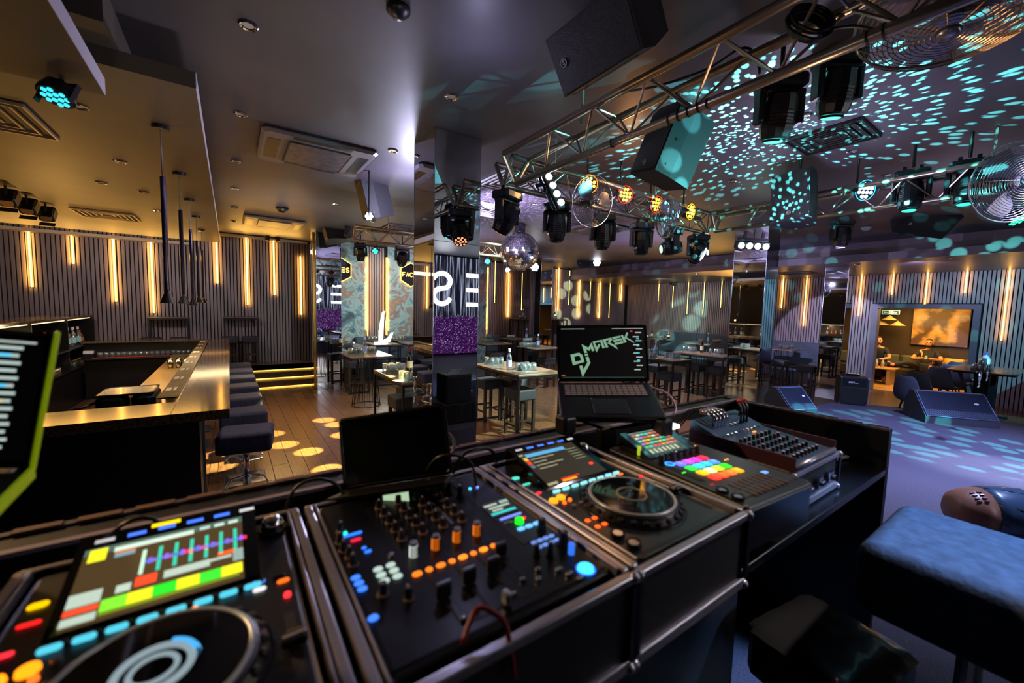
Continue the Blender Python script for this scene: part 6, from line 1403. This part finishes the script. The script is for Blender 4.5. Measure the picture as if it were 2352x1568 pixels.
wedge((1.1, 1.75), radians(180), 'wedge monitor top peeking over the booth rim beside the central pillar', 1.0, .6)
for x in (3.15, 1.1): pass
# small instrument amp
a = P(1952, 925, z=.45); t = thing('amplifier', 'small black combo amplifier with top handle and metal corners on the stage edge', 'amplifier', (a.x, a.y, .45), radians(-62))
W_, D_, H_ = .40, .36, .50
part('cabinet', MB().bb(-W_/2, W_/2, -D_/2, D_/2, 0, H_, .012), M('amp_vinyl', '#131318', .6, bump=(200, .3)), t)
part('grille_cloth', MB().box(-W_/2+.02, W_/2-.02, -D_/2-.006, -D_/2-.001, .02, H_*.6), m_blackm, t)
part('control_panel', MB().box(-W_/2+.03, W_/2-.03, -D_/2-.006, -D_/2-.001, H_*.66, H_*.94), m_gearm, t)
mb = MB(); yy = -D_/2-.0075
for q_ in range(4): mb.add([(-.09+.022*q_, yy, H_*.78), (-.074+.022*q_, yy, H_*.78), (-.066+.022*q_, yy, H_*.84), (-.082+.022*q_, yy, H_*.84)], [(0, 1, 2, 3)])
mb.add([(0, yy, H_*.775), (.05, yy, H_*.775), (.052, yy, H_*.79), (.002, yy, H_*.79)], [(0, 1, 2, 3)]); part('logo_mark', mb, m_white, t)
for sx in (-1, 1):
    for z in (.015, H_-.015): mb = MB(); mb.smooth = True; mb.sph((sx*(W_/2-.012), -D_/2+.006, z), .02, 8); part('metal_corner', mb, m_chrome, t)
mb = MB(); mb.smooth = True; mb.tube([(-.1, 0, H_), (-.09, 0, H_+.04), (.09, 0, H_+.04), (.1, 0, H_)], .01, 6); part('handle', mb, m_chrome, t)
part('effects_box', MB().bb(-.12, .12, .02, .14, H_+.001, H_+.03, .01), m_dev, t)
# big blue-lit moving head standing on the stage
hc = P(2318, 1182, d=2.75); ang = atan2(_r.y, _r.x)
t = thing('floor_moving_head', 'large grey and blue moving head standing on the stage beside the blue stool', 'moving head', (hc.x, hc.y, .45), ang)
m_bluem = M('head_blue_grey', '#34506e', .28, .2, coat=.5); m_cop = M('head_copper', '#7a5446', .4)
mb = MB(); mb.bb(-.20, .22, -.17, .17, 0, .10, .03); part('base', mb, m_dev, t); hz = hc.z-.45
for sy in (-1, 1): mb = MB(); mb.bb(-.06, .06, sy*.21-.03, sy*.21+.03, .101, hz+.05, .02); part('yoke_arm', mb, m_bluem, t)
HX = Matrix.Translation((0, 0, hz)) @ Matrix.Rotation(radians(90), 4, 'Y') @ Matrix.Rotation(radians(12), 4, 'X')
mb = MB(); mb.T = HX; mb.smooth = True; mb.lathe([(.0, -.34), (.08, -.335), (.125, -.30), (.15, -.24), (.165, -.16)], 28); hd = part('rear_shell', mb, m_cop, t)
mb = MB(); mb.T = HX; mb.smooth = True; mb.lathe([(.167, -.165), (.178, -.12), (.185, -.02), (.175, .10), (.15, .17), (.12, .20), (.11, .21)], 28); hd2 = part('front_shell', mb, m_bluem, t)
for k in range(8):
    a_ = 2*pi*k/8; mb = MB(); mb.T = HX; mb.tube([(.168*cos(a_), .168*sin(a_), -.16), (.182*cos(a_+.25), .182*sin(a_+.25), -.05), (.176*cos(a_+.4), .176*sin(a_+.4), .10)], .0045, 5); part('shell_seam', mb, m_dev, hd2)
for row in range(2):
    for k in range(4):
        a_ = radians(196+k*9); z_ = -.262+.035*row; r_ = .145+.011*row; mb = MB(); mb.T = HX; mb.cyl((r_*cos(a_), r_*sin(a_), z_), ((r_+.004)*cos(a_), (r_+.004)*sin(a_), z_+.02), .006, n=6); part('vent_slot', mb, m_black, hd)
mb = MB(); mb.smooth = True; mb.sph((.03, -.245, hz), .05, 14, (1, .5, 1)); part('pivot_cap', mb, M('cap_blue_light', '#6a94b8', .25, .3), t)
# low draped crate and box speaker before the booth, seen in the pillar mirror
a = P(1042, 915, y=4.96)
t = thing('draped_crate', 'low black draped crate before the booth, seen in the central pillar mirror', 'crate', (a.x+.12, 2.12, .45))
part('drape', MB().bb(-.42, .42, -.3, .3, 0, .27, .02), M('drape_black', '#0d0f10', .9), t)
for k in range(13): part('fold', MB().cyl((-.38+.063*k, .305, .02), (-.38+.063*k, .30, .26), .016, .012, 6), MATS['drape_black'], t)
t = thing('box_speaker', 'black box speaker with handle on the draped crate, seen in the pillar mirror', 'speaker', (a.x, 2.2, .722)); part('cabinet', MB().bb(-.19, .19, -.16, .16, .001, .38, .012), M('amp_vinyl'), t)
part('grille', MB().box(-.17, .17, .161, .167, .03, .35), m_blackm, t)
mb = MB(); mb.smooth = True; mb.tube([(-.1, 0, .38), (-.09, 0, .42), (.09, 0, .42), (.1, 0, .38)], .008, 6); part('handle', mb, m_chrome, t)
# ---- lounge
XL = 18.15
def LP(px, py, x=XL): return P(px, py, x=x)
c0, c1 = LP(2092, 790), LP(2232, 708)
t = thing('canvas_picture', 'large bronze canvas of sweeping sand ripples on the lounge wall', 'picture', (XL, (c0.y+c1.y)/2, (c0.z+c1.z)/2))
mp = M('canvas_paint', '#7a4a22', .5)
nt = mp.node_tree; N = nt.nodes; K = nt.links; tc = N.new('ShaderNodeTexCoord'); wv = N.new('ShaderNodeTexWave'); wv.inputs['Scale'].default_value = 2.2; wv.inputs['Distortion'].default_value = 5; wv.inputs['Detail'].default_value = 4; mpp = N.new('ShaderNodeMapping'); mpp.inputs['Rotation'].default_value = (.9, .2, 0)
K.new(tc.outputs['Object'], mpp.inputs[0]); K.new(mpp.outputs[0], wv.inputs['Vector']); rr = N.new('ShaderNodeValToRGB'); rr.color_ramp.elements[0].color = C('#4f3218'); rr.color_ramp.elements[1].color = C('#b98a4e'); rr.color_ramp.elements[0].position = .2; K.new(wv.outputs['Fac'], rr.inputs[0]); K.new(rr.outputs[0], N['Principled BSDF'].inputs['Base Color'])
hy, hz = abs(c0.y-c1.y)/2, abs(c0.z-c1.z)/2
part('canvas', MB().bb(-.04, 0, -hy, hy, -hz, hz, .004), mp, t); part('frame_side', MB().box(-.045, .02, -hy-.012, -hy, -hz, hz), m_black, t); part('frame_side', MB().box(-.045, .02, hy, hy+.012, -hz, hz), m_black, t)
for px, py, k in ((2043, 733, 'upper'), (2061, 746, 'lower'), (2024, 744, 'left, mostly hidden')):
    c = LP(px, py, 17.6); t = thing('pendant_lamp', 'pale woven hat-shaped pendant shade in the lounge, %s one' % k, 'pendant lamp', tuple(c))
    mb = MB(); mb.lathe([(.20, -.02), (.17, .0), (.09, .06), (.03, .11), (.02, .13)], 18); mb.lathe([(.195, -.022), (.02, .10)], 18); part('shade', mb, M('woven', '#b59a68', .8, noise=(30, '#8d7648')), t)
    part('cord', MB().cyl((0, 0, .12), (0, 0, 2.75-c.z), .005, n=6), m_black, t)
c = LP(2046, 717, 17.9); t = thing('exit_sign', 'green and white EXIT sign in the lounge', 'sign', tuple(c))
part('plate', MB().bb(-.02, .02, -.22, .22, -.07, .07, .004), M('sign_white', '#dfe8d8', .5, es=.6), t)
for y0, y1 in ((-.205, -.055), (.045, .195)): part('green_field', MB().box(-.024, -.0205, y0, y1, -.05, .05), M('sign_green', '#0a5a30', .5, es=.4), t)
mb = MB(); mb.T = Matrix.Translation((-.025, -.07, -.03)) @ Matrix.Rotation(-pi/2, 4, 'Z') @ Matrix.Rotation(pi/2, 4, 'X'); word(mb, 'eXIT', .046, .007, .8, z0=0, z1=.002); part('lettering', mb, M('sign_letters', '#f0fff0', .5, es=1.2), t)
part('arrow', MB_T(Matrix.Translation((-.0255, .12, 0)) @ Matrix.Rotation(pi/2, 4, 'Y')).prism([(-.006, -.05), (.006, -.05), (.006, .02), (.02, .02), (0, .05), (-.02, .02), (-.006, .02)], 0, .002), MATS['sign_letters'], t)
t = thing('lounge_sofa', 'long dark sofa with curved olive back against the lounge wall', 'sofa', (17.6, 3.2, 0))
part('seat', MB().bb(-.35, .3, -1.5, 2.2, .12, .44, .05), M('sofa_dark', '#1d1712', .8), t)
for y0, y1 in ((-1.5, .3), (.32, 2.2)): part('back', MB().bb(.1, .34, y0, y1, .441, .86, .08), M('sofa_olive', '#4b4a38', .8), t)
t = thing('tub_chair', 'olive tub chair at the right of the lounge sofa', 'chair', (17.15, 1.55, 0), radians(80))
part('seat', MB().bb(-.28, .28, -.28, .25, .18, .45, .06), M('chair_olive', '#7d7c58', .8), t); part('back', MB().bb(-.30, .30, .18, .32, .30, .98, .07), M('chair_olive'), t)
for sx in (-1, 1): part('leg', MB().cyl((sx*.2, .1, .18), (sx*.24, .16, 0), .014, n=8), m_black, t); part('leg', MB().cyl((sx*.2, -.2, .18), (sx*.24, -.24, 0), .014, n=8), m_black, t)
solo('cushion', MB().bb(-.06, .06, -.24, .24, -.2, .2, .05), M('cushion_yellow', '#c79a3a', .8), 'yellow cushion beside the man with crossed legs', 'cushion', (17.70, 2.30, .66), rot=(0, .25, 0))
t = thing('coffee_table', 'light oak coffee table with slab legs in the lounge', 'table', (16.55, 4.05, 0))
part('tabletop', MB().bb(-.35, .35, -.75, .75, .46, .50, .01), M('oak_light', '#b37a38', .4), t)
for y in (-.62, .62): part('leg', MB().bb(-.3, .3, y-.04, y+.04, 0, .459, .006), M('oak_light'), t)
for k, (y, x) in enumerate(((3.75, 16.4), (3.62, 16.45), (4.22, 16.4))):
    t = thing('water_bottle', 'clear bottle with blue cap on the coffee table, %s' % ('middle', 'right', 'left')[k], 'bottle', (x, y, .501), group='water bottles on the coffee table')
    mb = MB(); mb.smooth = True; mb.lathe([(0, 0), (.04, 0), (.042, .16), (.018, .22), (.016, .24)], 12); part('bottle_body', mb, M('water', '#b9a070', .2, alpha=.75), t); part('cap', MB().cyl((0, 0, .24), (0, 0, .26), .018, n=10), M('cap_blue', '#3a8ab0', .4), t)
# ---- people
skin = M('skin', '#c07a48', .55); shirt = M('shirt_black', '#100e0e', .85); pants = M('trousers_dark', '#1a1512', .85); shoe = M('shoe_dark', '#15110f', .6); hairm = M('short_hair', '#2c1c12', .9)
def skinned(name, chains, mat, t, sub=2):
    """chains: list of [(point, radius)...]; grown into one continuous surface"""
    bm = bmesh.new(); lay = bm.verts.layers.skin.verify(); idx = {}
    for ch in chains:
        prev = None
        for p, r in ch:
            k = tuple(round(x, 4) for x in p)
            if k not in idx: v = bm.verts.new(p); v[lay].radius = (r, r); idx[k] = v
            v = idx[k]
            if prev is not None and bm.edges.get((prev, v)) is None: bm.edges.new((prev, v))
            prev = v
    list(idx.values())[0][lay].use_root = True
    me = bpy.data.meshes.new(name); bm.to_mesh(me); bm.free(); me.materials.append(mat)
    o = bpy.data.objects.new(name, me); COL.objects.link(o); o.parent = t
    s_ = o.modifiers.new('skin', 'SKIN'); s_.use_smooth_shade = True; m_ = o.modifiers.new('sub', 'SUBSURF'); m_.levels = sub; m_.render_levels = sub
    return o
def person(loc, rz, label, lean, arms, legs, headturn=0, beard=True, scale=1):
    t = thing('person', label, 'person', loc, rz); t.scale = (scale,)*3
    # faces -Y ; origin at the seat contact
    lx, ly = 0, lean
    hip = (0, 0, .10); wst = (0, .02+ly*.3, .28); chest = (0, .03+ly*.75, .48); neck = (0, .0+ly, .60); nk2 = (0, -.02+ly, .67)
    body = [[(hip, .15), (wst, .13), (chest, .15), (neck, .062), (nk2, .055)]]
    for s in (-1, 1):
        A = arms[0 if s < 0 else 1]; sh = (s*.17, .03+ly*.85, .53); body.append([(chest, .15), (sh, .068)]+[(A[0], .046), (A[1], .034), (A[2], .030)])
        G = legs[0 if s < 0 else 1]; body.append([(hip, .15), ((s*.10, -.02, .08), .095), (G[0], .068), (G[1], .045), (G[2], .034)])
    skinned('body', body, skin, t)
    # clothing over the body: shirt and trousers a little larger
    sh_ = [[((0, 0, .12), .158), (wst, .142), (chest, .163), ((0, .0+ly*.95, .565), .085)]]
    for s in (-1, 1):
        A = arms[0 if s < 0 else 1]; p = Vector((s*.17, .03+ly*.85, .53)); q = p.lerp(Vector(A[0]), .72); sh_.append([(chest, .163), (tuple(p), .078), (tuple(q), .064)])
    skinned('shirt', sh_, shirt, t)
    tr = []
    for s in (-1, 1):
        G = legs[0 if s < 0 else 1]; k = Vector(G[0]); a_ = Vector(G[1]); tr.append([((0, 0, .09), .160), ((s*.10, -.02, .08), .108), (G[0], .080), (tuple(k.lerp(a_, .9)), .056)])
        ft = Vector(G[2]); an = Vector(G[1]); skinned('shoe', [[(tuple(an+(an-k).normalized()*.02), .045), (tuple(an.lerp(ft, .5)), .045), (tuple(ft), .035)]], shoe, t, 1)
    skinned('trousers', tr, pants, t)
    h = (0, -.045+ly, .79); mb = MB(); mb.smooth = True; mb.T = Matrix.Translation(h) @ Matrix.Rotation(headturn, 4, 'Z')
    mb.sph((0, 0, 0), .1, 18, (.78, .95, 1.18)); mb.sph((0, -.035, -.055), .062, 14, (.85, .9, .95)); mb.add([(-.013, -.088, -.02), (.013, -.088, -.02), (0, -.090, .028), (0, -.116, -.018)], [(0, 1, 3), (1, 2, 3), (2, 0, 3)])
    for s in (-1, 1): mb.sph((s*.079, .005, -.005), .024, 8, (.4, .8, 1.2))
    hd = part('head', mb, skin, t)
    mb = MB(); mb.smooth = True; mb.T = Matrix.Translation(h) @ Matrix.Rotation(headturn, 4, 'Z')
    for s in (-1, 1): mb.sph((s*.030, -.084, .012), .011, 8)
    part('eye', mb, M('eye_dark', '#140c08', .3), hd)
    mb = MB(); mb.T = Matrix.Translation(h) @ Matrix.Rotation(headturn, 4, 'Z'); mb.box(-.024, .024, -.098, -.085, -.060, -.052); part('mouth', mb, M('lips', '#7a3826', .6), hd)
    mb = MB(); mb.T = Matrix.Translation(h) @ Matrix.Rotation(headturn, 4, 'Z')
    for s in (-1, 1): mb.box(s*.03-.018, s*.03+.018, -.096, -.084, .028, .035)
    part('eyebrow', mb, hairm, hd)
    mb = MB(); mb.smooth = True; mb.T = Matrix.Translation(h) @ Matrix.Rotation(headturn, 4, 'Z'); n0 = len(mb.v); mb.sph((0, .008, .012), .104, 18, (.79, .95, 1.13))
    keep = [f for f in mb.f if all((mb.v[i][2]-h[2]) > .028-.55*min(0, 0) and ((mb.v[i][2]-h[2]) > .07 or (mb.v[i][1]-h[1]) > -.03) for i in f)]
    mb.mi = [0]*len(keep); mb.sm = [True]*len(keep); mb.f = keep; part('hair', mb, hairm, hd)
    if beard:
        mb = MB(); mb.smooth = True; mb.T = Matrix.Translation(h) @ Matrix.Rotation(headturn, 4, 'Z'); mb.sph((0, -.036, -.066), .064, 14, (.9, .93, .85)); keep = [f for f in mb.f if all((mb.v[i][2]-h[2]) < -.062 for i in f)]
        mb.mi = [0]*len(keep); mb.sm = [True]*len(keep); mb.f = keep; part('beard', mb, hairm, hd)
    for s in (-1, 1):
        A = arms[0 if s < 0 else 1]; w = Vector(A[1]); hnd = Vector(A[2]); d = (hnd-w).normalized(); sd = d.cross(Vector((0, 0, 1))).normalized()
        ch = []
        for k in range(4): b0 = w+d*.03+sd*(.012*(k-1.5)); ch.append([(tuple(b0), .010), (tuple(b0+d*(.05+.004*(1-abs(k-1.5)))), .0085), (tuple(b0+d*.075+Vector((0, 0, -.015))), .0075)])
        ch.append([(tuple(w+d*.01), .011), (tuple(w+d*.035+sd*.03*-s), .009), (tuple(w+d*.055+sd*.028*-s), .008)])
        for c_ in ch: skinned('finger', [c_], skin, t, 1)
    return t
# man lounging with crossed leg, holding a phone
p1 = person((17.42, 2.82, .44), radians(-86), 'man in black t-shirt lounging on the sofa with crossed leg, looking at phone', .10,
    [[(-.30, -.12, .33), (-.10, -.27, .36), (-.04, -.30, .38)], [(.30, -.10, .33), (.10, -.27, .36), (.05, -.30, .38)]],
    [[(-.36, -.40, .22), (-.66, -.62, .14), (-.72, -.70, .24)], [(.24, -.46, .10), (.14, -.52, -.30), (.12, -.66, -.37)]], 0, True, 1.08)
solo('phone', MB().bb(-.036, .036, -.075, .075, -.004, .004, .008), m_black, 'dark phone held by the lounging man', 'phone', tuple(p1.matrix_basis @ Vector((0, -.31, .40))), rot=(radians(50), 0, radians(-86)))
p2 = person((17.36, 3.95, .44), radians(-82), 'bearded man in black t-shirt leaning forward over the coffee table', -.18,
    [[(-.28, -.22, .30), (-.12, -.42, .26), (-.06, -.46, .26)], [(.28, -.22, .30), (.14, -.42, .26), (.08, -.46, .26)]],
    [[(-.16, -.46, .10), (-.14, -.46, -.32), (-.14, -.60, -.38)], [(.18, -.46, .10), (.20, -.44, -.32), (.22, -.58, -.38)]], .15, True, 1.08)
t = thing('headphones', 'black headphones lying on the coffee table edge', 'headphones', (16.35, 4.5, .52), .3, rot=(radians(70), 0, .6)); mb = MB(); mb.smooth = True; mb.torus(.08, .008, 20, 6, (0, .08, 0), 0, pi); part('band', mb, m_black, t)
for sx in (-1, 1): part('ear_cup', MB().cyl((sx*.08-.015, .07, 0), (sx*.08+.015, .07, 0), .035, n=12), m_black, t)


for k, (px, py, sc) in enumerate(((2250, 872, 1.0), (2268, 862, .75))):
    c = P(px, py, y=.74); t = thing('bag_hook', 'chrome curved bag hook under the right edge table, %s of two' % ('larger', 'smaller')[k], 'hook', tuple(c), group='bag hooks')
    mb = MB(); mb.smooth = True; mb.tube([Vector((-.07, 0, .02))*sc, Vector((-.06, 0, .07))*sc, Vector((0, 0, .095))*sc, Vector((.06, 0, .07))*sc, Vector((.07, 0, .02))*sc], .011*sc, 8)
    part('top_curve', mb, m_chrome, t); part('stem', MB().cyl((0, .03, .09*sc), (0, .03, max(.1, .985-c.z)), .006, n=6), m_chrome, t); mb = MB(); mb.smooth = True; mb.tube([Vector((-.06, 0, -.09))*sc, Vector((-.01, 0, -.06))*sc, Vector((-.01, 0, .0))*sc, Vector((-.06, 0, .03))*sc], .009*sc, 8); part('left_curve', mb, m_chrome, t)
    mb = MB(); mb.smooth = True; mb.tube([Vector((.06, 0, -.09))*sc, Vector((.01, 0, -.06))*sc, Vector((.01, 0, .0))*sc, Vector((.06, 0, .03))*sc], .009*sc, 8); part('right_curve', mb, m_chrome, t)
